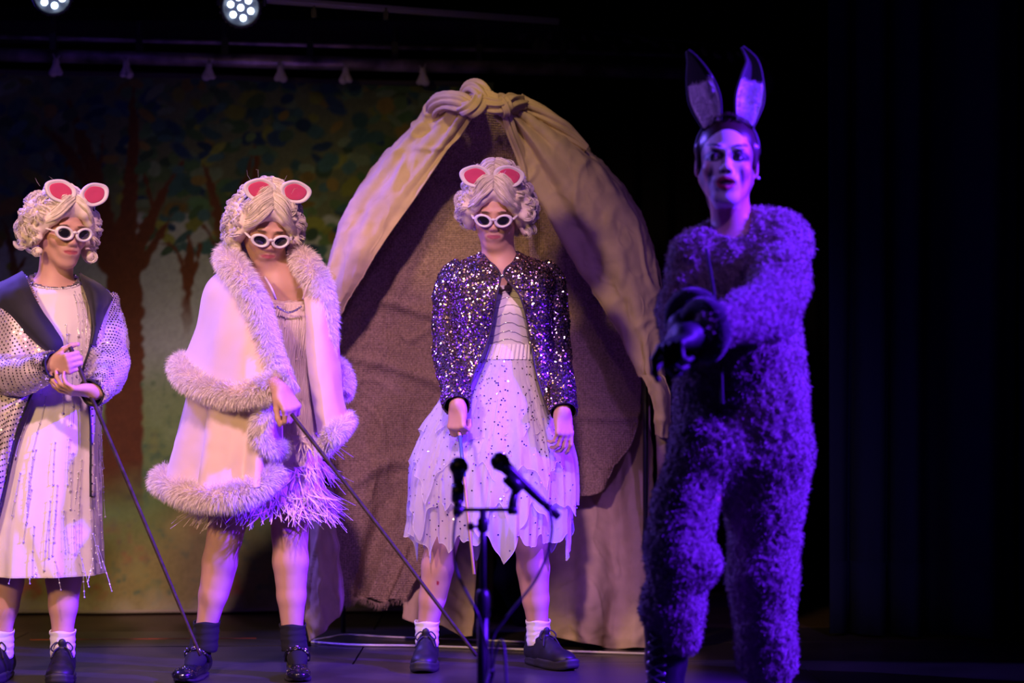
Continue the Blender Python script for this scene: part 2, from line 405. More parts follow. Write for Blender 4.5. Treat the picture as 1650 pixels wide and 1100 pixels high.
    for k in range(45):      # leaves over the branches
        ex, ey = r.uniform(-60, 760), r.uniform(120, 350)
        a, b = r.uniform(8, 20), r.uniform(6, 12); th = r.uniform(-.8, .8)
        u_ = ((px - ex) * math.cos(th) + (py - ey) * math.sin(th)) / a; v_ = (-(px - ex) * math.sin(th) + (py - ey) * math.cos(th)) / b
        c = mixc(c, np.array(pal[r.integers(len(pal))]), (1 - np.hypot(u_, v_)) * 4)
    c *= (1 + .10 * n4 + .06 * n3)[..., None]
    G = np.stack([X, Yb, zz], -1)
    t = tag(empty('painted_backdrop', (-1.1, 8.78, 0)), 'painted forest backdrop of brown tree trunks and green leaves hanging at the left', 'backdrop')
    MB().grid(G).build('painted_cloth', mat('painted_canvas', (1, 1, 1), .9, vcol='col', bump=(220, .25, .001), spec=.1), t, col=np.clip(c, 0, 1).reshape(-1, 3))
    h = G[-4:, ::6] + np.array([0, -.006, 0]); MB().grid(h).build('top_hem', mat('backdrop_webbing', (.05, .045, .05), .8), t, thick=.004)
    tp = G[:4, ::6] + np.array([0, -.006, 0]); tp[:, :, 2] = tp[:, :, 2] * .55; MB().grid(tp).build('bottom_hem', mat('backdrop_hem', (.30, .29, .19), .9), t, thick=.004)
    return G
BG = backdrop()
# the batten the backdrop hangs from, and its tie knots
batten = tag(empty('batten_pipe', (-1.1, 8.74, 2.36)), 'long scratched steel batten pipe with slim upper rail above the painted backdrop', 'pipe')
M_pipe = mat('scuffed_pipe', (.42, .34, .4), .38, metal=.6, noise=(9, .8, 5))
xa, xb = -2.9, .75
def at_u(x, dz): return np.array([x, up(8.74, x), 2.385 - .055 * (x + 2.75) / 3.3 + dz])
MB().tube([at_u(xa, 0), at_u(xb, 0)], .030, 20).build('lower_pipe', M_pipe, batten)
MB().tube([at_u(xa, .075), at_u(xb, .075)], .011, 12).build('upper_rail', M_pipe, batten)
for x in np.arange(-2.3, .3, .36):
    q = MB(); q.box(at_u(x, .04), (.014, .02, .055)); q.tube([at_u(x, .09), at_u(x, .16)], .012, 8); q.build('pipe_clamp', M_steel, batten, smooth=False)
M_tie = mat('white_cotton_tie', (.62, .58, .62), .8)
for i, px in enumerate([-70, 92, 205, 338, 453, 558, 682]):
    b = at_u(0, 0); Yt = 8.72
    for _ in range(3): x = (px - 825) / FPX * Yt; Yt = up(8.72, x)
    x = (px - 825) / FPX * Yt; c = at_u(x, -.032) + np.array([0, -.04, 0])
    s = Sculpt(.0035); f = 1 if i % 2 else -1
    s.ell(c, (.013, .012, .012), k=.008)
    s.cone(c, c + (f * -.012, -.004, -.045), .009, .019, .01); s.cone(c, c + (f * .016, 0, -.045), .007, .013, .01)
    s.cone(c, c + (f * .016, -.006, .026), .005, .003, .006); s.cone(c, c + (-f * .012, -.004, .034), .005, .003, .006)
    s.ell(c + np.array([f * .002, -.022, -.038]), (.006, .012, .014), k=.004, sub=True)
    s.build('backdrop_tie', M_tie)
    pos = ['beyond the left edge', 'first', 'second', 'third', 'fourth', 'fifth', 'sixth'][i]
    tag(bpy.data.objects[-1] if False else C.objects[-1], 'white cotton tie knotted on the pipe, %s from the left' % pos if i else 'white cotton tie knotted on the pipe at the far left', 'tie', 'cotton ties along the backdrop')

# lighting truss with LED pars ------------------------------------------
M_lens = mat('led_lens', (.8, .85, 1), .2, emis=((.62, .78, 1.0), 9))
M_par = mat('par_can', (.03, .03, .05), .45)
def par(px, py, Y, label, nled=7, tilt=(.10, -1, -.32)):
    c = P(px, py, Y); d = nrm(tilt); t = tag(empty('stage_light', c), label, 'stage light', 'round LED stage lights')
    u = nrm(np.cross(d, (0, 0, 1))); v = np.cross(u, d)
    MB().lathe([(.045, -.16), (.066, -.13), (.070, -.02), (.078, -.012), (.078, .012), (.072, .016), (.066, .004), (.03, .0)], c, d, 32).build('housing', M_par, t)
    fb = MB()
    for a in np.linspace(0, 2 * np.pi, 24, endpoint=False): fb.box(c + .079 * (u * math.cos(a) + v * math.sin(a)), (.004, .004, .004))
    fb.build('ring_fins', M_par, t, smooth=False)
    for k in range(nled):
        a = k * 2 * np.pi / (nled - 1) + .3; r = .040 if k < nled - 1 else 0
        MB().lathe([(.0125, 0), (.0125, .008), (.009, .011)], c + r * (u * math.cos(a) + v * math.sin(a)) + d * .004, d, 16).build('led_lens', M_lens, t)
    y = MB(); y.tube([c + u * .088 + d * -.05, c + u * .088 + np.array([0, .02, .12]), c - u * .088 + np.array([0, .02, .12]), c - u * .088 + d * -.05], .008, 6)
    y.build('yoke', M_par, t); MB().box(c + (0, .02, .15), (.02, .02, .035)).build('hook_clamp', M_par, t, smooth=False)
par(388, 12, 7.9, 'round LED stage light with glowing lenses, hanging above the middle mouse girl')
par(84, -8, 7.9, 'round LED stage light partly cut by the picture top at left')
tr = tag(empty('lighting_bar', P(600, -20, 7.9)), 'dark lighting bar with two LED stage lights hooked on it', 'bar')
MB().tube([P(-300, -62, 7.97), P(1000, -66, 7.97)], .026, 16).build('bar_pipe', M_steel, tr)
# aluminium track rail with end stops, top middle
rl = tag(empty('curtain_track', P(640, 10, 8.1)), 'slim pale aluminium curtain track running along the top middle', 'rail')
M_alu = mat('dull_aluminium', (.7, .68, .62), .35, metal=.7)
r0, r1 = P(430, -2, 8.0), P(900, 33, 8.35)
dd = nrm(r1 - r0)
R_ = np.stack([dd, nrm(np.cross((0, 0, 1), dd)), np.cross(dd, nrm(np.cross((0, 0, 1), dd)))], 1)
L_ = np.linalg.norm(r1 - r0) / 2
MB().box((r0 + r1) / 2, (L_, .012, .007), R_).box((r0 + r1) / 2 + (0, 0, -.012), (L_, .004, .006), R_).build('track_profile', M_alu, rl, smooth=False)
for px, py in ((506, 22), (622, 25)): MB().box(P(px, py, 8.05), (.010, .010, .016)).box(P(px, py, 8.05) + (0, 0, .018), (.004, .004, .012)).build('track_carrier', M_steel, rl, smooth=False)
# ceiling joists, barely lit
for i, (a, b) in enumerate([((-40, 60), (760, 85)), ((-40, 40), (760, 62))]):
    q = tag(empty('ceiling_joist', P(300, 60, 9.0 + .3 * i)), ['lower', 'upper'][i] + ' dark timber joist behind the stage lights', 'joist')
    A, B = P(*a, 9.0 + .3 * i), P(*b, 9.0 + .3 * i); MB().box((A + B) / 2 + (0, 0, .05), ((B - A)[0] / 2 + .4, .04, .05)).build('beam', mat('joist_wood%d' % i, (.05, .04, .05), .8), q, smooth=False)
# leafy garland fringe hanging high in the dark at the right
gar = tag(empty('leaf_garland', P(1040, 60, 8.9)), 'thin dark garland of dull cloth leaves hanging high in the dark at right', 'garland')
MB().tube([P(830, 40, 8.9), P(950, 50, 8.9), P(1100, 66, 8.9), P(1260, 84, 8.9)], .006, 6).build('cord', M_steel, gar)
M_leaf = mat('dull_leaf', (.16, .16, .13), .8)
for px, py, ln, an in [(850, 52, .055, -.9), (866, 60, .07, -.1), (878, 62, .09, .05), (890, 52, .04, -.5), (905, 58, .05, .1), (918, 66, .06, .5), (938, 55, .04, .4), (955, 56, .045, .9), (968, 78, .055, .2), (985, 72, .06, .8), (1003, 62, .05, 1.1), (1030, 60, .05, 1.2), (1048, 66, .05, 1.0), (1075, 70, .05, 1.0), (1100, 86, .05, .7), (1130, 76, .05, .6), (1148, 84, .05, 1.0), (1172, 80, .06, .4), (1186, 82, .04, .8), (1220, 86, .04, .7), (1238, 112, .12, -.1)]:
    a = P(px, py, 8.88); d = np.array([math.sin(an), -.1, -math.cos(an)]); sd = nrm(np.cross(d, (0, 1, 0)))
    q = []
    for t_ in np.linspace(0, 1, 7):
        wd = ln * .28 * math.sin(math.pi * min(t_ * .92 + .04, 1)) ** .8; cc = a + d * ln * t_
        q.append([cc - sd * wd, cc + np.array([0, -.006, 0]), cc + sd * wd])
    MB().grid(np.array(q)).build('leaf', M_leaf, gar, thick=.001)

# small things on the floor
t1 = MB(); q = [P(58, 1027, 7.9), P(415, 1027, 7.9)]
x0_, x1_ = q[0][0], q[1][0]
V = [(x0_, up(7.86, x0_), .0015), (x1_, up(7.86, x1_), .0015), (x1_, up(7.872, x1_), .0015), (x0_, up(7.872, x0_), .0015)]
V += [(a, b, -.001) for a, b, _ in V]
tag(mk('floor_tape', V, [[0, 1, 2, 3], [0, 4, 5, 1], [1, 5, 6, 2], [2, 6, 7, 3], [3, 7, 4, 0]], mat('orange_tape', (.75, .12, .03), .5), smooth=False), 'thin orange spike tape line stuck on the dark stage floor', 'tape')
def floor_pt(px, py): Y = FPX * CAMH / (py - 650); return P(px, py, Y)
cb = MB().tube(spl([floor_pt(*p) + (0, 0, .006) for p in [(497, 1036), (560, 1041), (680, 1043), (800, 1047), (930, 1052), (1060, 1056)]], 60), .0045, 8)
tag(cb.build('power_cable', M_cable), 'white cable lying on the floor in front of the tent feet', 'cable', None)
cb = MB().tube(spl([floor_pt(*p) + (0, 0, .006) for p in [(500, 1034), (530, 1029), (560, 1025), (640, 1029), (760, 1033), (850, 1037), (900, 1042)]], 60), .0035, 8)
tag(cb.build('power_cable', M_cable), 'thin white cable lying further back inside the tent opening', 'cable', None)

# ================================================================== the tent
M_cot = mat('unbleached_cotton', (.58, .45, .28), .85, noise=(14, .10), bump=(11, .55, .010, 1), spec=.15)
M_bur = mat('burlap', (.36, .26, .175), .95, noise=(180, .45, 2), weave=(480, .8), bump=(120, .6), spec=.1)
tent = tag(empty('fabric_tent', (-.1, 7.55, 0)), 'tall rounded tent of pale cotton flaps knotted over brown burlap', 'tent')
def sheet(rows, nv, nu, m, name, fold=None, wr=.006, seed=0, thick=.003, hem=None):
    """rows: control rows top->bottom, each a list of (px,py,Y)"""
    g = np.array([[P(*p) for p in r] for r in rows]); g = spl(g, nv); g = np.swapaxes(spl(np.swapaxes(g, 0, 1), nu), 0, 1)
    N = gnormals(g); v = np.linspace(0, 1, nv)[:, None]; u = np.linspace(0, 1, nu)[None, :]
    d = wr * (vn(g, 9, seed) + .6 * vn(g * np.array([1.6, 1, .8]), 17, seed + 1) + .35 * vn(g, 34, seed + 2))
    q = np.abs(vn(g * np.array([1, 1, .7]) + .15 * vn(g, 5, seed + 4)[..., None], 7, seed + 3)); d = d + wr * 1.1 * np.exp(-(q / .10) ** 2) + wr * .3 * np.exp(-(vn(g * np.array([1.3, 1, .8]) + .06 * vn(g, 11, seed + 7)[..., None], 15, seed + 6) / .08) ** 2)
    if fold is not None: d = d + fold(u + .012 * vn(g, 6, seed + 5), v)
    g = g + N * d[..., None]
    o = MB().grid(g).build(name, m, tent, thick=thick)
    if hem: 
        for sl in hem:
            e = g[:, :2] if sl == 'l' else g[:, -2:] if sl == 'r' else g[-2:]
            e = e[:, 0] if sl in 'lr' else e[0]
            MB().tube(e + N[:, 0 if sl == 'l' else -1] * .002 if sl in 'lr' else e, .0028, 5).build('hem', m, o)
    return g
# burlap backing: two panels
sheet([[(700, 200, 7.66), (740, 188, 7.62), (765, 182, 7.58), (800, 182, 7.6), (850, 195, 7.64)],
       [(612, 290, 7.74), (680, 285, 7.76), (750, 280, 7.74), (830, 280, 7.76), (905, 300, 7.74)],
       [(555, 400, 7.78), (640, 400, 7.82), (740, 400, 7.80), (850, 400, 7.83), (965, 410, 7.78)],
       [(532, 500, 7.76), (620, 510, 7.84), (740, 510, 7.82), (860, 515, 7.85), (900, 515, 7.80)],
       [(524, 640, 7.74), (610, 650, 7.83), (735, 650, 7.84), (820, 650, 7.82), (870, 650, 7.76)],
       [(526, 820, 7.70), (580, 830, 7.78), (640, 830, 7.82), (700, 820, 7.78), (760, 815, 7.74)],
       [(530, 962, 7.66), (560, 972, 7.72), (592, 964, 7.76), (626, 970, 7.72), (656, 960, 7.68)]], 200, 220, M_bur, 'burlap_panel',
      fold=lambda u, v: .017 * np.sin(u * 23 + 2 * v) * (.3 + v) + .016 * np.exp(-((v - .34 - .22 * (1 - u) + .05 * np.sin(u * 9)) / .012) ** 2) + .016 * np.exp(-((v - .60 - .06 * u + .02 * np.sin(u * 8)) / .010) ** 2) + .014 * np.exp(-((v - .80 + .10 * u - .01 * np.sin(u * 14)) / .010) ** 2), wr=.008, seed=3)
sheet([[(835, 250, 7.60), (870, 255, 7.62), (920, 290, 7.62)],
       [(850, 380, 7.72), (910, 380, 7.74), (990, 400, 7.70)],
       [(860, 520, 7.78), (930, 520, 7.80), (1030, 530, 7.72)],
       [(868, 640, 7.74), (940, 650, 7.80), (1036, 650, 7.70)],
       [(872, 740, 7.70), (935, 745, 7.76), (1020, 715, 7.68)],
       [(878, 800, 7.66), (930, 805, 7.68), (985, 775, 7.64)]], 110, 90, M_bur, 'burlap_panel',
      fold=lambda u, v: .014 * np.sin(u * 13 + 1) + .014 * np.exp(-((v - .62 - .04 * u) / .012) ** 2), wr=.008, seed=13, hem='rb')
# frayed threads at the burlap bottom
fr = MB()
for i in range(170):
    u = RNG.random(); b = P(531 + 124 * u, 966 + 5 * math.sin(u * 12), 7.70) + (0, RNG.uniform(-.01, .01), 0)
    e = b + np.array([RNG.uniform(-.012, .012), RNG.uniform(-.01, .0), -RNG.uniform(.012, .035)]); fr.tube([b, (b + e) / 2 + (.003, 0, 0), e], [.0012, .0009, .0005], 3, cap=False)
fr.build('frayed_edge', mat('burlap_thread', (.42, .31, .21), .9), tent, kind='stuff')
# cotton lining strips under the burlap
sheet([[(496, 780, 7.55), (512, 780, 7.56), (534, 785, 7.60)], [(498, 880, 7.56), (515, 880, 7.50), (545, 885, 7.60)], [(499, 970, 7.56), (520, 965, 7.52), (556, 955, 7.6)], [(499, 1033, 7.56), (512, 1024, 7.52), (548, 990, 7.58)]],
      50, 26, M_cot, 'cotton_strip', wr=.010, seed=21, hem='lr')
sheet([[(650, 780, 7.98), (700, 780, 7.96), (765, 780, 7.98)], [(652, 880, 7.86), (705, 880, 7.80), (768, 880, 7.84)], [(655, 1000, 7.68), (710, 1012, 7.58), (760, 1026, 7.60)]],
      60, 40, M_cot, 'cotton_strip', fold=lambda u, v: .016 * np.sin(u * 11 + 2), wr=.008, seed=25, hem='lr')
sheet([[(866, 600, 8.0), (930, 600, 8.0), (990, 600, 7.98), (1045, 600, 7.84)], [(872, 800, 7.84), (935, 800, 7.80), (1000, 800, 7.78), (1052, 800, 7.68)],
       [(876, 940, 7.58), (940, 940, 7.48), (1010, 945, 7.56), (1060, 940, 7.56)], [(870, 1020, 7.52), (940, 1036, 7.44), (1000, 1045, 7.50), (1068, 1043, 7.50)]],
      90, 90, M_cot, 'cotton_strip', fold=lambda u, v: .022 * np.sin(u * 17 + 1) * (.3 + v), wr=.009, seed=31, hem='lr')
sheet([[(1058, 690, 7.60), (1075, 690, 7.58), (1088, 700, 7.66)], [(1062, 860, 7.56), (1085, 860, 7.52), (1105, 860, 7.60)], [(1066, 1040, 7.50), (1096, 1036, 7.48), (1128, 1018, 7.56)]],
      50, 30, M_cot, 'cotton_strip', fold=lambda u, v: .014 * np.sin(u * 9), wr=.008, seed=35, hem='r')
# the two big front flaps
sheet([[(712, 168, 7.86), (700, 160, 7.62), (722, 160, 7.50), (748, 164, 7.44), (772, 172, 7.42)],
       [(690, 196, 8.05), (672, 196, 7.68), (700, 196, 7.56), (732, 204, 7.48), (756, 196, 7.46)],
       [(650, 240, 8.15), (622, 248, 7.72), (652, 250, 7.60), (690, 256, 7.54), (722, 240, 7.52)],
       [(608, 310, 8.2), (576, 316, 7.72), (600, 320, 7.60), (636, 326, 7.55), (668, 320, 7.55)],
       [(572, 385, 8.2), (541, 384, 7.70), (560, 392, 7.58), (590, 398, 7.53), (616, 392, 7.54)],
       [(552, 450, 8.2), (523, 446, 7.66), (538, 456, 7.56), (560, 462, 7.52), (576, 452, 7.54)],
       [(540, 520, 8.15), (512, 520, 7.60), (520, 524, 7.53), (530, 528, 7.50), (542, 524, 7.54)],
       [(535, 620, 8.1), (504, 620, 7.58), (510, 622, 7.52), (518, 624, 7.50), (526, 620, 7.56)],
       [(534, 800, 8.0), (499, 800, 7.56), (504, 802, 7.53), (510, 804, 7.53), (518, 800, 7.56)]], 190, 120, M_cot, 'front_flap',
      fold=lambda u, v: .022 * np.sin(u * 34) * np.exp(-v * 6) + .007 * np.sin(u * 19 + 3 * v) * np.exp(-v * 1.6), wr=.0075, seed=41, hem='r')
sheet([[(800, 182, 7.44), (806, 170, 7.42), (814, 162, 7.44), (826, 160, 7.56), (822, 166, 7.8)],
       [(824, 224, 7.48), (840, 206, 7.46), (862, 196, 7.48), (884, 196, 7.62), (868, 202, 7.98)],
       [(850, 284, 7.54), (880, 262, 7.50), (915, 244, 7.50), (944, 240, 7.66), (922, 246, 8.1)],
       [(882, 348, 7.56), (920, 330, 7.50), (964, 306, 7.50), (998, 298, 7.68), (970, 306, 8.15)],
       [(914, 404, 7.58), (958, 392, 7.50), (1006, 370, 7.50), (1036, 358, 7.68), (1010, 366, 8.2)],
       [(954, 464, 7.58), (994, 456, 7.50), (1034, 444, 7.50), (1060, 430, 7.68), (1040, 436, 8.2)],
       [(988, 520, 7.56), (1018, 520, 7.50), (1046, 514, 7.50), (1069, 505, 7.66), (1050, 510, 8.15)],
       [(1014, 566, 7.55), (1034, 570, 7.50), (1052, 570, 7.50), (1070, 565, 7.64), (1055, 570, 8.1)],
       [(1032, 604, 7.54), (1042, 608, 7.50), (1054, 608, 7.50), (1072, 606, 7.60), (1062, 606, 8.0)]], 190, 130, M_cot, 'front_flap',
      fold=lambda u, v: .022 * np.sin(u * 30) * np.exp(-v * 5) + .012 * np.sin(u * 24 + 1 - 2 * v) * np.clip(1.2 - v, .2, 1) * (u < .95) + .010 * np.sin(u * 22) * np.clip(v - .8, 0, 1) * 4, wr=.0085, seed=51, hem='l')
sheet([[(1034, 604, 7.50), (1046, 604, 7.48), (1068, 604, 7.52)], [(1044, 622, 7.48), (1062, 622, 7.46), (1080, 634, 7.52)], [(1056, 660, 7.5), (1068, 660, 7.48), (1080, 668, 7.54)], [(1058, 700, 7.54), (1066, 705, 7.52), (1078, 705, 7.58)]],
      40, 24, M_cot, 'flap_tail', wr=.006, seed=57, hem='lr')
# the knot
def twist(pts, rs, name, nf=7, tw=3, seed=0):
    p = spl(np.array([P(*q) for q in pts]), 44); r = spl(np.array(rs, float)[:, None], 44)[:, 0]
    t = np.gradient(p, axis=0); t /= np.linalg.norm(t, axis=1)[:, None]; a = np.linspace(0, 2 * np.pi, 56, endpoint=False); G = []
    u = np.array([0, -1., 0])
    for i in range(44):
        u = nrm(u - t[i] * (u @ t[i])); v = np.cross(t[i], u); ph = tw * i / 44
        rr = r[i] * (1 + .17 * np.sin(nf * (a + ph)) + .10 * np.sin((nf - 3) * (a + ph) + seed) + .07 * np.sin(2 * nf * (a + ph) + seed))
        G.append(p[i] + rr[:, None] * (np.cos(a)[:, None] * u + np.sin(a)[:, None] * v))
    MB().grid(np.array(G), True, True).build(name, M_cot, tent)
twist([(702, 186, 7.62), (704, 170, 7.54), (722, 163, 7.46), (746, 168, 7.40), (764, 178, 7.38)], [.028, .034, .032, .034, .020], 'knot_fold', 8, 1, 1)
twist([(748, 158, 7.50), (756, 146, 7.46), (768, 146, 7.42), (778, 160, 7.38), (782, 176, 7.40)], [.022, .030, .036, .034, .018], 'knot_fold', 7, 2, 2)
twist([(738, 170, 7.46), (752, 176, 7.36), (766, 172, 7.34), (776, 158, 7.38), (772, 148, 7.44)], [.016, .026, .028, .026, .016], 'knot_fold', 6, 3, 3)
twist([(764, 164, 7.40), (784, 164, 7.38), (802, 170, 7.36), (818, 166, 7.40), (838, 168, 7.48)], [.026, .036, .030, .034, .030], 'knot_fold', 8, 2, 4)
twist([(800, 158, 7.44), (812, 164, 7.36), (816, 178, 7.36), (808, 184, 7.42)], [.014, .018, .020, .012], 'knot_fold', 6, 2, 5)
twist([(816, 178, 7.40), (824, 210, 7.44), (838, 250, 7.50), (846, 286, 7.52), (850, 300, 7.54)], [.016, .018, .017, .012, .006], 'knot_fold', 5, 1, 6)
twist([(836, 164, 7.50), (866, 180, 7.52), (900, 202, 7.54), (918, 218, 7.56), (945, 240, 7.58)], [.028, .030, .028, .024, .014], 'knot_fold', 6, 2, 7)
# steel frame
fp = lambda px, Y: np.array([(px - 825) / FPX * Y, Y, 0])
for nm, px, Y, top in (('frame_pole', 497, 7.60, 1.45), ('frame_pole', 553, 8.05, 1.5), ('frame_pole', 1040, 7.62, 1.35), ('frame_pole', 1062, 8.05, 1.4), ('frame_pole', 887, 7.86, .75)):
    b = fp(px, Y); MB().tube([b, b + (0, 0, top)], .0095, 12).build(nm, M_steel, tent)
a = fp(497, 7.60) + (0, 0, .455); MB().tube([a, fp(535, 7.66) + (0, 0, .455)], .0085, 10).build('frame_crossbar', M_steel, tent)
MB().tube([a + (-.014, -.012, -.02), a + (.03, -.012, -.02)], .003, 6).build('cable_tie', mat('white_nylon', (.7, .7, .7), .4), tent)
hoop = spl([P(499, 640, 7.62), P(505, 540, 7.64), P(526, 448, 7.66), P(578, 320, 7.72), P(640, 238, 7.74), P(705, 176, 7.70), P(766, 158, 7.62), P(828, 172, 7.66), P(890, 206, 7.72), P(996, 308, 7.72), P(1055, 432, 7.70), P(1064, 540, 7.68), P(1050, 640, 7.64)], 70)
MB().tube(hoop, .008, 10).build('frame_hoop', M_steel, tent)
# black cloth bag slumped in the tent opening
s = Sculpt(.006); s.chain([P(812, 850, 8.3), P(828, 930, 8.3), P(850, 990, 8.3)], [.035, .07, .06], .04).chain([P(868, 900, 8.3), P(866, 990, 8.3)], [.05, .07], .05)
tag(s.build('cloth_bundle', M_black, disp=lambda V: .006 * vn(V, 16, 2)), 'black cloth bundle slumped in the tent opening between the legs', 'cloth')

# ================================================================== people: shared builders
def lin(c): return np.array(c, float)
SKIN = lin((.60, .36, .27))
M_skin = mat('skin', (1, 1, 1), .48, vcol='col', sss=.12, spec=.4, bump=(400, .05, .0005))
M_wig = mat('platinum_wig', (.90, .83, .72), .40, spec=.5, noise=(60, .12))
M_wigbase = mat('platinum_wig_base', (.80, .70, .58), .6, bump=(160, .7, .003))
M_white_pl = mat('white_plastic', (.82, .80, .82), .25, coat=.4)
M_lens_d = mat('dark_lens', (.012, .012, .018), .07, spec=.8)
M_foam = mat('white_foam', (.78, .74, .76), .75)
M_pink = mat('pink_felt', (.58, .05, .15), .85, sheen=.3)
M_bandm = mat('black_band', (.012, .012, .015), .6)
M_sockw = mat('white_sock', (.78, .76, .78), .9, bump=(300, .3, .001))
M_sockb = mat('black_sock', (.006, .006, .012), .9, bump=(300, .3, .001))
M_shoe = mat('black_sneaker', (.011, .011, .014), .5, bump=(120, .25, .001))
M_sole = mat('black_rubber', (.028, .028, .03), .55)
M_lace = mat('black_lace', (.018, .018, .02), .7)
M_stick = mat('dark_cane', (.05, .035, .03), .65, spec=.2, noise=(40, .4))
M_skinpart = mat('earring_gold', (.7, .5, .2), .25, metal=1)

def head(s, M, T, S=.97, mouth=0.0, smile=0.0):
    s.frame(M, T, S)
    s.ell((0, .018, .035), (.073, .090, .082), k=.02)
    s.ell((0, -.022, -.025), (.056, .064, .086), k=.03)
    s.cone((-.046, .012, -.040), (-.018, -.058, -.096), .023, .014, .03); s.cone((.046, .012, -.040), (.018, -.058, -.096), .023, .014, .03)
    s.ell((0, -.066, -.100), (.019, .015, .014), k=.02)                       # chin
    for x in (-1, 1):
        s.ell((x * .038, -.056, -.026), (.022, .022, .020), k=.02)             # cheekbone
        s.ell((x * .026, -.078, .026), (.020, .010, .007), k=.012)             # brow
        s.ell((x * .031, -.096, .004), (.016, .013, .010), k=.012, sub=True)   # socket
        s.ell((x * .031, -.0765, .003), (.0135, .0125, .0115), k=.003)         # closed-lid globe
        s.ell((x * .077, .012, -.006), (.007, .017, .029), k=.006); s.ell((x * .086, .008, -.002), (.006, .010, .017), k=.004, sub=True)
        s.ell((x * .010, -.094, -.032), (.0075, .009, .007), k=.006)           # nostril wing
    s.cone((0, -.078, .016), (0, -.098, -.024), .0068, .0082, .012)
    s.ell((0, -.0995, -.028), (.0085, .008, .0075), k=.006)
    s.ell((0, -.076, -.060), (.032, .018, .022), k=.02)
    o = mouth
    s.cone((-.022, -.0825, -.057 + smile), (0, -.0915, -.0555), .0034, .0046, .006); s.cone((.022, -.0825, -.057 + smile), (0, -.0915, -.0555), .0034, .0046, .006)
    s.cone((-.018, -.082, -.063 + smile - o), (0, -.0895, -.0655 - o), .0040, .0055, .007); s.cone((.018, -.082, -.063 + smile - o), (0, -.0895, -.0655 - o), .0040, .0055, .007)
    for x in (-1, 1): s.cone((x * .025, -.090, -.0592 + smile - o * .5), (0, -.0985, -.0603 - o * .5), .0014 + o * .3, .0018 + o * .48, .003, sub=True)
    s.frame()

def skin_col(M, T, S, lip=(.45, .10, .10), extra=None):
    def f(V, N):
        L = ((V - T) @ M) / S; c = np.tile(SKIN, (len(V), 1)); c *= (1 + .06 * vn(V, 40, 3) + .05 * vn(V, 12, 5))[:, None]
        def put(col, a): a_ = np.clip(a, 0, 1)[:, None]; c[:] = c * (1 - a_) + lin(col) * a_
        front = L[:, 1] < -.05
        put((.66, .28, .22), (1 - np.hypot((np.abs(L[:, 0]) - .040) / .022, (L[:, 2] + .032) / .018)) * .5 * front)
        put(lip, (1.15 - np.hypot(L[:, 0] / .0235, (L[:, 2] + .0605) / .0075)) * 5 * front)
        put((.12, .07, .05), (1 - np.hypot((np.abs(L[:, 0]) - .031) / .020, (L[:, 2] - .026 + .1 * (np.abs(L[:, 0]) - .03) ** 2 * 100) / .005)) * 3 * front)
        put((.75, .42, .38), (1 - np.hypot(L[:, 0] / .012, (L[:, 2] + .028) / .012)) * .4 * front)
        if extra: extra(V, L, c, put)
        return c
    return f

def hand(s, wrist, d, n, side, curl=(20, 25, 15), thumb=(0.75, .62, -.35), S=.95, spread=4, curls=None, tcurl=20):
    """d: towards the fingers, n: out of the back of the hand, side: +1/-1 thumb side = side*cross(d,n)"""
    d = nrm(d); n = nrm(np.asarray(n) - d * (np.asarray(n) @ d)); x = np.cross(d, n) * side
    M = np.stack([x, d, n], 1); s.frame(M, wrist, S)
    s.cone((0, -.03, 0), (0, .012, 0), .023, .024, .012, sq=((0, 0, 1), 1.25))
    for q in (-.027, -.009, .009, .027): s.cone((q * .65, .01, -.002), (q, .078 - abs(q) * .15, .001), .0135, .0105, .012)
    s.ell((.022, .030, -.010), (.014, .027, .014), k=.012); s.ell((-.020, .03, -.008), (.012, .028, .012), k=.012)
    L = ((.028, .041, .026, .021, .0093), (.0095, .045, .029, .023, .0093), (-.009, .042, .027, .022, .009), (-.027, .032, .020, .019, .0078))
    for i, (bx, a, b, c, r) in enumerate(L):
        cu = (curls or (curl,) * 4)[i]; p = np.array([bx, .080 - abs(bx) * .2, .001]); th = 0; sp = math.radians(spread * bx / .02)
        for j, (ln, cc) in enumerate(zip((a, b, c), cu)):
            th += math.radians(cc); q = p + ln * np.array([math.sin(sp) * math.cos(th), math.cos(th) * math.cos(sp), -math.sin(th)])
            s.cone(p, q, r * (1 - .08 * j), r * (.92 - .09 * j), .0035 if j else .006); p = q
    p = np.array([.024, .022, -.010]); t = nrm(thumb); q = p + t * .036; s.cone(p, q, .0125, .0105, .010)
    t2 = nrm(t + np.array([-.2, .5, -.3]) * tcurl / 30); r_ = q + t2 * .030; s.cone(q, r_, .0102, .0092, .004); s.cone(r_, r_ + nrm(t2 + np.array([-.3, .2, -.1]) * tcurl / 30) * .022, .0095, .0078, .004)
    s.frame()

def limb(s, pts, rs, k=.015, sq=None): s.chain(pts, rs, k, sq)
def leg(s, hip, knee, ank, r=1.0):
    hip, knee, ank = map(np.asarray, (hip, knee, ank)); mid = knee + (ank - knee) * .28
    s.chain([hip, hip + (knee - hip) * .55, knee], [.088 * r, .074 * r, .057 * r], .012)
    s.ell(knee + (0, -.022, 0), (.034 * r, .034 * r, .045 * r), k=.02)
    s.chain([knee, mid, knee + (ank - knee) * .65, ank], [.056 * r, .0565 * r, .046 * r, .034 * r], .012)
    s.ell(mid + (0, .016, -.0), (.044 * r, .048 * r, .12), k=.02)
    s.cone(ank, ank + (0, .005, -.045), .032 * r, .028, .01)

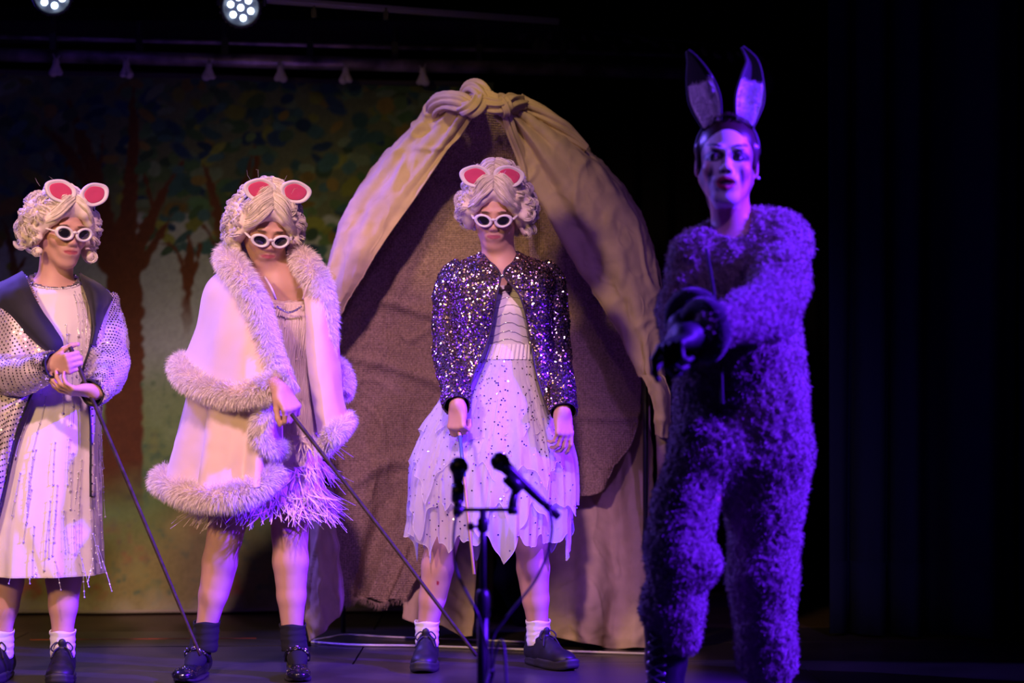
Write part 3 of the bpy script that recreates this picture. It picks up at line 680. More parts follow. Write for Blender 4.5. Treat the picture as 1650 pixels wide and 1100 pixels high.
def strand_mesh(mb, paths, r, nsd=3):
    """paths (k,m,3): thin tubes, vectorised"""
    p = np.asarray(paths, float); k, m = p.shape[:2]
    t = np.gradient(p, axis=1); t /= np.linalg.norm(t, axis=-1, keepdims=True) + 1e-12
    u = np.cross(t, np.array([.31, .52, .79])); u /= np.linalg.norm(u, axis=-1, keepdims=True) + 1e-9; v = np.cross(t, u)
    env = np.sin(np.linspace(.15, 1, m) * np.pi * .93) ** .5 * r
    G = np.stack([p + env[None, :, None] * (math.cos(a) * u + math.sin(a) * v) for a in np.linspace(0, 2 * np.pi, nsd, endpoint=False)], 2)
    i = np.arange(k * m * nsd).reshape(k, m, nsd); j = np.roll(i, -1, 2)
    F = np.stack([i[:, :-1], j[:, :-1], j[:, 1:], i[:, 1:]], -1).reshape(-1, 4)
    mb.add(G, F)
def lock(mb, path, wid, nst, r=.0011, m=14, rg=RNG, tw=1.5, flat=None):
    p = spl(path, m); t = np.gradient(p, axis=0); t /= np.linalg.norm(t, axis=1)[:, None] + 1e-9
    u = np.cross(t, (.2, .9, .3)); u /= np.linalg.norm(u, axis=1)[:, None] + 1e-9; v = np.cross(t, u)
    a = rg.uniform(0, 2 * np.pi, nst); q = np.sqrt(rg.uniform(0, 1, nst)) * wid
    s_ = np.linspace(0, 1, m); env = (.45 + .55 * np.sin(np.pi * np.clip(s_ * 1.0, 0, 1))) * (1 - .6 * s_ ** 3)
    an = a[:, None] + tw * s_[None]; off = q[:, None] * env[None]
    strand_mesh(mb, p[None] + off[..., None] * (np.cos(an)[..., None] * u[None] + np.sin(an)[..., None] * v[None]), r)

def wig(par_, M, T, S, seed, wide=(1, 1), top=.0, back=1.0, part=0.0):
    """bouffant platinum wig: lumpy mass, swept parted fringe, rows of loose curls"""
    rg = np.random.default_rng(seed); W = lambda p: (M @ (np.asarray(p, float) * S).T).T + T
    s = Sculpt(.0045); s.frame(M, T, S)
    s.ell((0, .030, .062 + top * .3), (.088, .098, .080), k=.02)
    s.ell((0, .060, .02), (.090, .080, .090), k=.02)
    if top: s.ell((0, .015, .12 + top * .5), (.055, .055, .045 + top * .4), k=.03)
    cl = []
    for sd in (-1, 1):
        wd = wide[0] if sd < 0 else wide[1]
        s.ell((sd * (.080 + .012 * wd), .022, -.005), (.026 * wd, .050, .065), k=.02); s.ell((sd * .085, .05, .045), (.030, .05, .05), k=.02)
        for k in range(46):
            z = rg.uniform(-.078, .105); y = rg.uniform(-.045, .105); x = sd * (.098 + .026 * wd * math.cos(z * 10) - .45 * max(z - .04, 0) - abs(y - .03) * .30); cl.append((x, y, z, rg.uniform(.013, .021)))
    for k in range(34):
        a = rg.uniform(-1.35, 1.35); z = rg.uniform(-.085, .11); r = .095 * back; cl.append((math.sin(a) * r, .05 + math.cos(a) * r * .85, z - .01, rg.uniform(.014, .02)))
    for k in range(26): a = rg.uniform(0, 6.28); q = rg.uniform(.0, .07); cl.append((math.cos(a) * q, .045 + math.sin(a) * q * .8, .138 + top - q * q * 5, rg.uniform(.012, .018)))
    for x, y, z, r in cl: s.ell((x * .93, y * .95, z * .96), (r * .95,) * 3, k=.010)
    s.cone((-.09, -.01, -.01), (-.085, -.015, .06), .014, .02, .02); s.cone((.09, -.01, -.01), (.085, -.015, .06), .014, .02, .02)
    s.ell((0, -.020, .088 + top * .5), (.070, .062, .046), k=.02)
    for sd in (-1, 1): s.chain([(part + sd * .010, -.066, .094), (sd * .038, -.076, .070), (sd * .064, -.062, .040), (sd * .080, -.030, .010), (sd * .088, .0, -.025)], [.016, .016, .016, .018, .018], .012)
    s.cone((part, -.10, .125), (part, -.06, .15 + top), .004, .004, .008, sub=True)
    s.frame(); root = s.build('wig', M_wigbase, par_, disp=lambda V: .0012 * vn(V, 60, seed))
    mb = MB()
    for x, y, z, r in cl:       # ringlets: a bundle running round in a small loop
        c = np.array([x, y, z]); o = nrm(c - np.array([0, .03, .02])); ax = nrm(np.cross(o, rg.normal(size=3))); u = nrm(np.cross(ax, o)); ph = rg.uniform(0, 6.28); tn = rg.uniform(1.0, 1.8); m = 18
        t = np.linspace(0, 1, m)[:, None]; a = ph + t * tn * 6.28
        rr = r * (1.0 - .35 * t); pa = c + o * .004 + rr * (np.cos(a) * u + np.sin(a) * o) + ax * (t - .5) * r * 1.6
        lock(mb, W(pa), r * .50 * S, 15, .0008, m, rg, 3)
    for sd in (-1, 1):          # fringe: from the parting, over the brow, back to the ear
        def push(q):
            q = np.asarray(q, float); ax = q - np.array([0, .0, .045])
            for c, r in (((0, -.020, .088 + top * .5), (.070, .062, .046)), ((0, .030, .062 + top * .3), (.088, .098, .080)), ((0, .015, .12 + top * .5), (.055, .055, (.045 + top * .4) if top else .001))):
                for _ in range(12):
                    if (((q - c) / (np.array(r) + .004)) ** 2).sum() < 1: q = q + ax / np.linalg.norm(ax) * .003
            return q
        for k in range(30):
            f = k / 29; y0 = -.068 + .085 * f; z0 = .112 + .036 * math.sin(f * 2.2) + top * f
            x1 = .070 + .010 * rg.random() ; lift = rg.uniform(-.004, .005)
            pa = [(part + sd * .002, y0 - .008 * (1 - f), z0 - .006 * (1 - f)), (part * .5 + sd * .030, y0 - .030 * (1 - f), z0 - .024 + .026 * f + lift), (sd * .058, y0 - .022 * (1 - f) + .006 * f, .056 + .066 * f + lift), (sd * (x1 + .010), y0 + .014, .028 + .062 * f),
                  (sd * (x1 + .020), .006 + .03 * f, .010 + .03 * f), (sd * (x1 + .014 + .01 * rg.random()), .002 + .03 * f, -.022 + .02 * f)]
            lock(mb, W(np.array([push(q) for q in spl(np.array(pa), 9)])), .0085 * S, 20, .0009, 18, rg, .5)
    for k in range(26):         # flyaways
        a = rg.uniform(-2.8, 2.8); z = rg.uniform(-.02, .15); r0 = .09; b = np.array([math.sin(a) * r0, .03 + math.cos(a) * r0, z]); o = nrm(b - (0, .03, .0))
        strand_mesh(mb, W(np.array([b, b + o * .02 + rg.normal(size=3) * .006, b + o * rg.uniform(.022, .032) + rg.normal(size=3) * .008]))[None], .00035)
    mb.build('curls', M_wig, root)
    return root

def mouse_band(par_, M, T, S, off=(0, -.045, .135), spr=.056, tilt=(24, 24), lean=0.0, rad=(.055, .039)):
    W = lambda p: (M @ (np.asarray(p, float) * S).T).T + T
    a = np.linspace(-1.75, 1.75, 40); R = np.array([off[0], .01, .02])
    pth = np.stack([.106 * np.sin(a), off[1] * .75 + 0 * a + .03 * (1 - np.cos(a)), .012 + (off[2] - .008) * np.cos(a)], -1)
    hb = MB().tube(W(pth), .0045 * S, 8, flat=1.0).build('headband', M_bandm, par_)
    for sd in (-1, 1):
        th = math.radians(tilt[0] if sd < 0 else tilt[1]) * sd; c = np.array([off[0] + sd * spr, off[1] - .010, off[2] + lean * sd])
        ex = np.array([math.cos(th), sd * .0, math.sin(th) * sd * sd * (1 if sd > 0 else 1)]); ex = np.array([math.cos(th), 0, math.sin(th)])
        fw = nrm(np.array([sd * .08, -1, .28])); ex = nrm(ex - fw * (ex @ fw)); ez = np.cross(ex, -fw); ez = ez if ez[2] > 0 else -ez
        t = np.linspace(0, 2 * np.pi, 40, endpoint=False)
        wob = 1 + .025 * np.sin(3 * t + sd) + .02 * np.sin(5 * t)
        # pointed a little towards the band
        def ring(f, dep): return np.array([W(c + ex * (rad[0] * f * math.cos(q) * wo) + ez * (rad[1] * f * math.sin(q) * wo) + fw * dep) for q, wo in zip(t, wob)])
        G = np.array([ring(.02, -.006), ring(.96, -.007), ring(1.0, -.003), ring(1.0, .004), ring(.95, .007), ring(.80, .005), ring(.68, .000), ring(.02, -.002)])
        e = MB().grid(G, True, True).build('mouse_ear', M_foam, hb)
        G = np.array([ring(.69, -.0005), ring(.70, .0025), ring(.64, .0035), ring(.3, .001), ring(.02, .001)])
        MB().grid(G, True, True).build('ear_lining', M_pink, hb, label='raised magenta felt oval inside the white mouse ear')
        hb2 = MB().ball(W(c - ex * sd * rad[0] * .8 + fw * -.006 - ez * .012), .006, 8).build('band_clip', M_bandm, hb)
    return hb

def shades(par_, M, T, S, off=(0, 0, 0), tip=0):
    o = np.asarray(off, float)
    W = lambda p: (M @ ((np.asarray(p, float) + o) * S).T).T + T
    t = np.linspace(0, 2 * np.pi, 48, endpoint=False); mb = MB(); fr = None
    for sd in (-1, 1):
        def ring(rx, rz, y):
            xx = sd * .0350 + rx * np.cos(t); zz = rz * np.sin(t) + .10 * rx * np.cos(t) * sd
            return W(np.stack([xx, y + .9 * (xx / .07) ** 2 * .012, zz + .002], -1))
        G = np.array([ring(.0205, .0155, -.106), ring(.0225, .0172, -.1115), ring(.0270, .0200, -.1125), ring(.0315, .0232, -.1105), ring(.0325, .0240, -.106), ring(.0305, .0225, -.102), ring(.0215, .0165, -.102), ring(.0205, .0155, -.106)])
        mb.grid(G, True)
    mb.tube(W(np.array([(-.008, -.108, .006), (0, -.110, .009), (.008, -.108, .006)])), .0048 * S, 8)
    for sd in (-1, 1): mb.tube(W(spl([(sd * .066, -.094, .006), (sd * .076, -.060, .006), (sd * .082, -.01, .004), (sd * .080, .02, -.01)], 12)), np.linspace(.0070, .0042, 12) * S, 8, flat=.5)
    fr = mb.build('sunglasses', M_white_pl, par_)
    for sd in (-1, 1):
        G = np.array([W(np.stack([sd * .035 + .0212 * f * np.cos(t), -.1065 + .9 * ((sd * .035 + .0212 * f * np.cos(t)) / .07) ** 2 * .012 - .002 * (1 - f * f) + 0 * t, .0162 * f * np.sin(t) + .10 * .0212 * f * np.cos(t) * sd + .002], -1)) for f in (1, .7, .4, .03)])
        MB().grid(G, True, True).build('lens', M_lens_d, fr)
    return fr

def shoe(par_, heel, yaw, kind='sneaker', L=.255, lift=0.0):
    """heel: floor point under the ankle, yaw>0 points the toe to image right"""
    M = rot(yaw); heel = np.array([heel[0], heel[1], 0.0]); W = lambda p: (M @ np.asarray(p, float).T).T + heel
    t = np.linspace(0, 2 * np.pi, 48, endpoint=False)
    def outline(g, z):
        y = .050 * 1 - (1 - np.cos(t)) / 2 * L; f = (.050 - y) / L
        wd = (.031 + .014 * np.sin(np.clip(f * 1.15 - .12, 0, 1) * np.pi * .82) ** 1.5 - .004 * np.exp(-((f - .4) / .15) ** 2)) * (np.abs(np.sin(t)) ** .42)
        return np.stack([(wd + g) * np.sign(np.sin(t)) * 1.0, y + g * np.sign(np.cos(t)) * np.abs(np.cos(t)), np.broadcast_to(z, t.shape) + .010 * np.clip((f - .8) / .2, 0, 1) ** 2], -1)
    if kind == 'sneaker':
        G = np.array([W(outline(-.004, 0.0)), W(outline(.003, .003)), W(outline(.006, .013)), W(outline(.003, .021)), W(outline(.006, .026)), W(outline(.002, .033)), W(outline(-.02, .035))])
        s = Sculpt(.0035); s.frame(M, heel)
        s.chain([(0, .022, .045), (0, -.03, .045), (0, -.09, .038), (0, -.150, .032)], [.036, .036, .037, .030], .02, ((0, 0, 1), 1.05))
        s.ell((0, -.145, .036), (.041, .050, .027), k=.02)
        s.chain([(0, .012, .06), (0, .010, .098)], [.036, .034], .015, ((0, 1, 0), .9)); s.cone((0, -.012, .094), (0, -.085, .064), .029, .025, .02)
        s.cone((0, -.040, .100), (0, -.052, .124), .016, .013, .01, sq=((0, 1, 0), 2.2)); s.ell((0, .055, .088), (.018, .008, .024), k=.01)
        s.ell((0, .012, .140), (.028, .030, .030), k=.01, sub=True)
        s.frame(); up_ = s.build('shoe', M_shoe, par_)
        MB().grid(G, True, True).build('sole', M_sole, up_)
        lc = MB()
        for i in range(5):
            y = -.048 - i * .016; z = .106 - i * .0115
            a = [(-.024, y + .006, z - .012), (-.010, y, z + .002), (.010, y - .005, z + .002), (.024, y - .009, z - .014)]
            lc.tube(W(spl(a, 8)), .0028, 5); a = [(q[0] * -1, q[1], q[2]) for q in a]; lc.tube(W(spl(a, 8)), .0028, 5)
        for sd in (-1, 1):
            lc.tube(W(spl([(0, -.046, .112), (sd * .018, -.052, .124), (sd * .034, -.058, .108), (sd * .026, -.056, .096), (0, -.048, .110)], 14)), .0026, 5)
            lc.tube(W(spl([(0, -.046, .112), (sd * .022, -.066, .100), (sd * .034, -.080, .074)], 8)), .0026, 5)
        lc.build('laces', M_lace, up_)
    else:
        G = np.array([W(outline(-.004, 0.0)), W(outline(-.001, .002)), W(outline(.001, .008)), W(outline(-.004, .012)), W(outline(-.02, .012))])
        s = Sculpt(.003); s.frame(M, heel)
        s.chain([(0, .028, .040), (0, -.02, .034), (0, -.09, .026)], [.032, .029, .030], .02); s.ell((0, -.145, .025), (.038, .052, .023), k=.02); s.chain([(0, .02, .05), (0, .02, .075)], [.034, .030], .01)
        s.frame(); up_ = s.build('shoe', M_glit, par_, disp=lambda V: .0006 * vn(V, 350, 4))
        s = Sculpt(.0035); s.frame(M, heel); s.chain([(0, .012, .115), (0, .0, .075), (0, -.045, .056), (0, -.095, .040)], [.033, .033, .027, .020], .02); s.frame(); s.build('sock_foot', M_sockb, up_)
        MB().grid(G, True, True).build('sole', M_sole, up_)
        MB().tube(W(spl([(-.036, -.005, .050), (-.033, -.032, .078), (0, -.048, .096), (.033, -.032, .078), (.036, -.005, .050)], 16)), .008, 8, flat=.6).build('ankle_strap', M_glit, up_)
        sd = -1 if yaw < 0 else 1
        MB().box(W((sd * .034, -.020, .063)), (.005, .006, .007), M).build('buckle', mat('silver_buckle', (.8, .8, .8), .2, metal=1), up_, smooth=False)
        # sequins over toe and strap
        rg = np.random.default_rng(3); n = 420; th = rg.uniform(0, np.pi, n); ph = rg.uniform(.0, np.pi, n)
        N0 = np.stack([np.cos(th) * np.sin(ph * .999), -np.cos(ph) * .9, np.abs(np.sin(th) * np.sin(ph))], -1); pts = W(np.array([0, -.145, .025]) + N0 * np.array([.0395, .0535, .0245]))
        b = rg.uniform(0, 1, 90); sp = spl([(-.033, -.032, .078), (0, -.048, .096), (.033, -.032, .078)], 90) + rg.normal(size=(90, 3)) * .004 + (0, -.007, .004)
        sequin_mesh(np.concatenate([pts, W(sp)]), np.concatenate([(M @ N0.T).T, np.tile(M @ np.array([0, -.6, .8]), (90, 1))]), .0022, .45, 'shoe_sequins', M_sequin, up_, rg)
    return up_
def sock(par_, ank, z0, z1, r, m, lean=(0, 0)):
    z = np.linspace(z1, z0, 14); a = np.linspace(0, 2 * np.pi, 28, endpoint=False); G = []
    for i, zz in enumerate(z):
        f = (zz - z0) / (z1 - z0); rr = r * (1 + .035 * math.sin(i * 1.9) * (f < .8) + .06 * (i < 2)) * (1 + .04 * f)
        G.append([(ank[0] + lean[0] * f + rr * math.cos(q), ank[1] + lean[1] * f + rr * math.sin(q) * 1.08, zz + .003 * math.sin(3 * q + i)) for q in a])
    return MB().grid(np.array(G), True, False).build('sock', m, par_, thick=.003)

def sequin_mesh(p, n, r, tilt, name, m, par_, rg=RNG, kind='stuff', sides=6):
    k = len(p); n = n + rg.normal(size=(k, 3)) * tilt; n /= np.linalg.norm(n, axis=1)[:, None]
    u = np.cross(n, rg.normal(size=(k, 3))); u /= np.linalg.norm(u, axis=1)[:, None] + 1e-9; v = np.cross(n, u)
    a = np.linspace(0, 2 * np.pi, sides, endpoint=False)
    G = p[:, None] + r * (np.cos(a)[None, :, None] * u[:, None] + np.sin(a)[None, :, None] * v[:, None])
    return mk(name, G, [np.arange(k * sides).reshape(k, sides)], m, par_, smooth=False, kind=kind)
def on_grid(G, n, rg=RNG, closed=False, regular=None):
    if closed: G = np.concatenate([G, G[:, :1]], 1)
    N = gnormals(G)
    if regular:
        nu, nv = regular; I, J = np.meshgrid(np.linspace(0, G.shape[0] - 1.001, nv), np.linspace(0, G.shape[1] - 1.001, nu), indexing='ij'); J = J + (np.arange(nv)[:, None] % 2) * .5 * (G.shape[1] - 1) / nu; J = np.minimum(J, G.shape[1] - 1.001); I, J = I.ravel(), J.ravel()
    else:
        A = np.linalg.norm(np.cross(G[1:, :-1] - G[:-1, :-1], G[:-1, 1:] - G[:-1, :-1]), axis=-1).ravel(); c = rg.choice(len(A), n, p=A / A.sum())
        w_ = G.shape[1] - 1; I = c // w_ + rg.random(n); J = c % w_ + rg.random(n)
    i, j = I.astype(int), J.astype(int); f, g = (I - i)[:, None], (J - j)[:, None]
    q = lambda X: X[i, j] * (1 - f) * (1 - g) + X[i + 1, j] * f * (1 - g) + X[i, j + 1] * (1 - f) * g + X[i + 1, j + 1] * f * g
    return q(G), q(N)
def sleeve(path, radii, par_, m, name='sleeve', fold=.006, seed=0, nr=60, thick=.003, flat=1.0, freq=22):
    p = spl(np.array(path), nr); r = spl(np.array(radii, float)[:, None], nr)[:, 0]; a = np.linspace(0, 2 * np.pi, 44, endpoint=False)
    t = np.gradient(p, axis=0); t /= np.linalg.norm(t, axis=1)[:, None]; u = np.array([0, -1., .1]); G = []
    for i in range(nr):
        u = nrm(u - t[i] * (u @ t[i])); v = np.cross(t[i], u); G.append(p[i] + r[i] * (np.cos(a)[:, None] * u * flat + np.sin(a)[:, None] * v))
    G = np.array(G); N = gnormals(np.concatenate([G, G[:, :1]], 1))[:, :-1]; c = p[:, None]; out = G - c; out /= np.linalg.norm(out, axis=-1, keepdims=True)
    G = G + out * (fold * (vn(G, freq, seed) + .5 * vn(G, freq * 2.2, seed + 1)))[..., None]
    o = MB().grid(G, True).build(name, m, par_, thick=thick)
    return o, G, out
def garment(lev, par_, m, name, nr=90, na=120, fold=None, tilt=None, thick=.003, yaw=0, seed=0, wr=.003, closed=True, closed_gap=None, midx=None):
    """lev: rows of (cx px, py, Y, rx, ry) from top to bottom -> closed ring surface"""
    L = np.array([[*P(c, y, Y), rx, ry] for c, y, Y, rx, ry in lev]); L = spl(L, nr); a = np.linspace(0, 2 * np.pi, na, endpoint=False) - np.pi / 2
    cy, sy = math.cos(math.radians(yaw)), math.sin(math.radians(yaw)); v = np.linspace(0, 1, nr)[:, None]
    X = L[:, 3:4] * np.cos(a); Y = L[:, 4:5] * np.sin(a); ex = 1 + (fold(a[None, :], v) if fold is not None else 0)
    X, Y = X * ex, Y * ex; G = np.stack([L[:, 0:1] + X * cy - Y * sy, L[:, 1:2] + X * sy + Y * cy, L[:, 2:3] + 0 * X], -1)
    if tilt is not None: G[..., 2] += tilt(a[None, :], v)
    o = np.stack([X * cy - Y * sy, X * sy + Y * cy, 0 * X], -1); o /= np.linalg.norm(o, axis=-1, keepdims=True) + 1e-9
    G = G + o * (wr * (vn(G, 14, seed) + .6 * vn(G, 30, seed + 1)))[..., None]
    ob = MB().grid(G, True).build(name, m, par_, thick=thick, midx=midx) if m else None
    return ob, G, o
def psheet(rows, nv, nu, par_, m, name, fold=None, wr=.003, seed=0, thick=.003, freq=16):
    g = np.array([[P(*p) for p in r] for r in rows]); g = spl(g, nv); g = np.swapaxes(spl(np.swapaxes(g, 0, 1), nu), 0, 1)
    N = gnormals(g); v = np.linspace(0, 1, nv)[:, None]; u = np.linspace(0, 1, nu)[None, :]
    d = wr * (vn(g, freq, seed) + .5 * vn(g, freq * 2.1, seed + 1)) + (fold(u, v) if fold is not None else 0)
    g = g + N * d[..., None]; o = MB().grid(g).build(name, m, par_, thick=thick) if m else None
    return o, g, N
def furs(p, d, ln, name, m, par_, rg=RNG, r=.0011, droop=.35, clump=.5, curl=.0, seg=3, kind='stuff'):
    """tapered hairs from points p along directions d"""
    k = len(p); d = d / (np.linalg.norm(d, axis=1)[:, None] + 1e-9)
    cl = np.stack([vn(p, 55, s_) for s_ in (1, 2, 3)], -1) * clump + rg.normal(size=(k, 3)) * .16
    d = d + cl; d /= np.linalg.norm(d, axis=1)[:, None]; L = ln * rg.uniform(.6, 1.15, k)[:, None]
    sd = np.cross(d, rg.normal(size=(k, 3))); sd /= np.linalg.norm(sd, axis=1)[:, None] + 1e-9
    pts = [p]; cur = p; dd = d
    for i in range(seg):
        dd = dd + np.array([0, 0, -droop / seg]) + curl * np.cross(dd, sd) ; dd = dd / np.linalg.norm(dd, axis=1)[:, None]; cur = cur + dd * L / seg; pts.append(cur)
    V = []
    for i in range(seg): wdt = r * (1 - i / seg * .6); V += [pts[i] - sd * wdt, pts[i] + sd * wdt]
    V.append(pts[-1]); V = np.stack(V, 1); n = V.shape[1]; b = (np.arange(k) * n)[:, None]
    Q = np.concatenate([b + np.array([[2 * i, 2 * i + 1, 2 * i + 3, 2 * i + 2]]) for i in range(seg - 1)]); Tq = b + np.array([[2 * seg - 2, 2 * seg - 1, 2 * seg]])
    return mk(name, V, [Tq, Q], m, par_, smooth=True, kind=kind)
def torso(s, sh_l, sh_r, hip, yaw=0, w=1.0, neck_base=None):
    sh_l, sh_r, hip = map(np.asarray, (sh_l, sh_r, hip)); c = (sh_l + sh_r) / 2; R = rot(yaw); n = R @ np.array([0, 1., 0]); sq = (n, 1.45)
    ax = hip - c; s.chain([c + ax * .02, c + ax * .30, c + ax * .62, c + ax * .98], [.095 * w, .128 * w, .105 * w, .145 * w], .04, sq)
    s.cone(sh_l, sh_r, .043 * w, .043 * w, .05)
    f = -n
    for sd in (-1, 1): s.ell(c + ax * .27 + R @ np.array([sd * .062, -.062, 0]), (.05, .042, .05), R, k=.03)
    for e in (sh_l, sh_r): s.cone(c + f * .050 + (0, 0, -.012), e * .75 + c * .25 + f * .035 + (0, 0, .012), .008, .010, .02)
    return c

# ================================================================== mouse girl one: silver sequin coat (left)
M_sequin = mat('silver_sequin', (.88, .84, .92), .16, metal=1)
M_seqrose = mat('rose_silver_sequin', (.80, .62, .66), .2, metal=1)
M_glit = mat('black_glitter', (.012, .012, .02), .22, metal=.3, coat=.5)
M_silver = mat('silver_mesh_cloth', (.62, .54, .62), .5, metal=.35, bump=(260, .5, .001))
M_satin = mat('black_satin', (.010, .010, .020), .75, sheen=.1)
M_wdress = mat('white_chiffon', (.80, .74, .74), .8, bump=(26, .25, .003))
M_bead = mat('clear_bead', (.85, .82, .9), .12, metal=.5)
M_gem = mat('crystal_trim', (.75, .75, .82), .08, metal=.9)

def person_one():
    Y = 6.70; M = rot(35, 12, 2); T = P(101, 371, Y); S = .97
    s = Sculpt(.0042)
    shl, shr, hip = P(12, 486, Y + .04), P(154, 492, Y + .05), P(78, 700, Y + .03)
    head(s, M, T, S, mouth=.002)
    s.cone(T + M @ np.array([0, .030, -.045]), P(88, 470, Y + .035), .051, .056, .03)
    c = torso(s, shl, shr, hip, 14)
    w1, w2 = P(83, 588, 6.44), P(153, 631, 6.44)
    s.chain([shl, P(-8, 590, 6.66), w1], [.040, .034, .026], .015); s.chain([shr, P(186, 590, 6.66), w2], [.040, .034, .026], .015)
    can = nrm(P(323, 1056, 6.46) - P(109, 592, 6.40))
    d1 = nrm(np.array([.86, -.50, .05])); n1 = nrm(np.cross(-can, d1)); 
    if n1[1] > 0: n1 = -n1
    side1 = 1 if (np.cross(d1, n1) @ -can) > 0 else -1
    hand(s, w1, d1, n1, side1, curls=((62, 78, 50),) * 4, thumb=(.62, .70, -.45), S=.92, spread=0, tcurl=28)
    hand(s, w2, (-.93, -.30, .06), (.15, -.25, -.95), -1, curls=((12, 25, 20), (18, 28, 22), (24, 34, 24), (30, 36, 26)), thumb=(.75, .62, -.1), S=.92, spread=5)
    leg(s, P(45, 760, Y), P(12, 905, Y), P(2, 1018, Y)); leg(s, P(105, 760, Y), P(103, 900, Y), P(101, 1018, Y))
    def ex(V, L, c_, put):
        put((.30, .17, .12), (1 - np.hypot((L[:, 0] - .046) / .004, (L[:, 2] + .03) / .004)) * 0)
    p = s.build('person', M_skin, None, col=skin_col(M, T, S, (.42, .10, .11), ex))
    tag(p, 'person at the far left in a silver sequined coat over a white beaded dress', 'person')
    wig(p, M, T, S, 21, (1.15, .8), 0, 1.08); mouse_band(p, M, T, S, (.012, -.050, .136), .060, (12, 22)); shades(p, M, T, S)
    W = lambda q: M @ (np.asarray(q) * S) + T
    mb = MB().tube(np.array([W((-.081 + .006 * math.cos(a), -.002 + .006 * math.sin(a) * .5, -.036 + .007 * math.sin(a))) for a in np.linspace(0, 6.28, 14)]), .0014, 6); mb.ball(W((-.082, -.002, -.052)), .005, 8)
    mb.build('earring', M_skinpart, p)
    # dress
    lv = [(88, 453, Y + .03, .074, .070), (89, 462, Y + .025, .094, .084), (91, 480, Y + .02, .122, .102), (96, 510, Y + .01, .120, .116), (98, 545, Y, .116, .122), (96, 600, Y, .112, .108), (92, 660, Y, .135, .122), (82, 730, Y, .158, .135), (76, 810, Y, .172, .145), (72, 870, Y, .182, .150), (71, 924, Y, .188, .155)]
    fo = lambda a, v: v ** 2 * (.030 * np.sin(a * 9 + 2 * v) + .018 * np.sin(a * 17 + 1)) 
    tl = lambda a, v: np.clip(1 - v * 9, 0, 1) * (.030 * np.cos(a + np.pi / 2) * -1 - .004) + v ** 8 * .006 * np.sin(a * 8)
    dr, G, O = garment(lv, p, M_wdress, 'dress', 130, 180, fo, lambda a, v: np.clip(1 - v * 5, 0, 1) * (.034 * np.sin(a)), yaw=16, seed=5, thick=.0025, wr=.002)
    MB().tube(np.concatenate([G[-1], G[-1, :1]]), .0022, 5).build('hem', M_wdress, dr)
    # crystal neckline
    nk = MB(); e = spl(np.concatenate([G[2], G[2, :1]]), 62) + (0, -.003, .004)
    for i, q in enumerate(e[:-1]):
        t = nrm(e[i + 1] - q); nk.box(q, (.0045, .0035, .0045) if i % 3 else (.0075, .004, .006), rot(45 * (i % 2), 20 * (i % 4)))
    nk.build('crystal_neckline', M_gem, dr, smooth=False, kind='stuff')
    nk = MB(); e = spl(np.concatenate([G[5], G[5, :1]]), 90) + (0, -.003, .004)
    for q in e[:-1]: nk.ball(q, .0032, 6)
    nk.build('pearl_edging', mat('pearl', (.8, .76, .78), .25), dr, kind='stuff')
    # hanging bead strings
    rg = np.random.default_rng(4); bs = MB(); k = 0
    for i in range(74):
        v0 = rg.uniform(.12, .86); a = rg.uniform(-1.5, 1.5) + math.pi / 2 * 0; r_ = int(v0 * 129); j = int((a / (2 * np.pi)) * 180) % 180; ln = rg.uniform(.10, .19)
        q = G[r_, j] + O[r_, j] * .006; sw = rg.uniform(-.012, .012); pts = []
        for t in np.linspace(0, 1, 7):
            zz = q[2] - ln * t; rr = min(int(np.searchsorted(-G[:, j, 2], -zz)), 129); base = G[rr, j] + O[rr, j] * .007
            pts.append([base[0] + sw * t, base[1], zz])
        bs.tube(pts, .0009, 4, cap=False)
        for t in (0, .3, .6, .8, 1.0): bs.ball(np.array(pts[min(int(t * 6), 6)]), .0030 if t < 1 else .0036, 6)
    for px, py0, py1, dx in [(150, 860, 915, 13), (158, 880, 952, 22), (128, 890, 945, 15), (150, 900, 935, -8), (30, 880, 940, -16), (84, 880, 950, 14), (56, 890, 930, 2), (46, 895, 940, 2), (132, 900, 962, 4), (155, 770, 830, 5)]:
        A, B = P(px, py0, 6.56), P(px + dx, py1, 6.54); bs.tube([A, (A + B) / 2 + (.001, 0, 0), B], .0009, 4, cap=False)
        for t in (0, .35, .6, .85, 1): bs.ball(A + (B - A) * t, .0032, 6)
    bs.build('bead_strings', M_bead, dr, kind='stuff')
    # coat: black satin front bands, sequined body and sleeves
    body = []
    co, g1, n1_ = psheet([[(-34, 476, 6.80), (-18, 464, 6.76), (8, 456, 6.75), (28, 446, 6.75), (38, 440, 6.75)], [(-40, 490, 6.72), (-18, 476, 6.64), (10, 470, 6.63), (34, 460, 6.63), (46, 452, 6.66)], [(-40, 520, 6.88), (-30, 520, 6.64), (10, 512, 6.55), (45, 502, 6.54), (64, 498, 6.555)],
        [(-44, 600, 6.9), (-34, 600, 6.62), (10, 590, 6.53), (56, 575, 6.53), (80, 566, 6.54)], [(-48, 700, 6.9), (-34, 700, 6.62), (-10, 700, 6.54), (10, 690, 6.52), (32, 680, 6.54)], [(-52, 820, 6.9), (-40, 820, 6.62), (-26, 820, 6.54), (-14, 815, 6.52), (2, 808, 6.54)],
        [(-60, 900, 6.9), (-48, 900, 6.64), (-38, 900, 6.56), (-30, 900, 6.54), (-18, 895, 6.55)]], 110, 70, p, M_silver, 'coat', lambda u, v: .008 * np.sin(u * 14 + v * 3) * v, seed=11)
    MB().tube(g1[40:, -1] + (0, -.004, 0), .0055, 6).build('black_piping', M_satin, co)
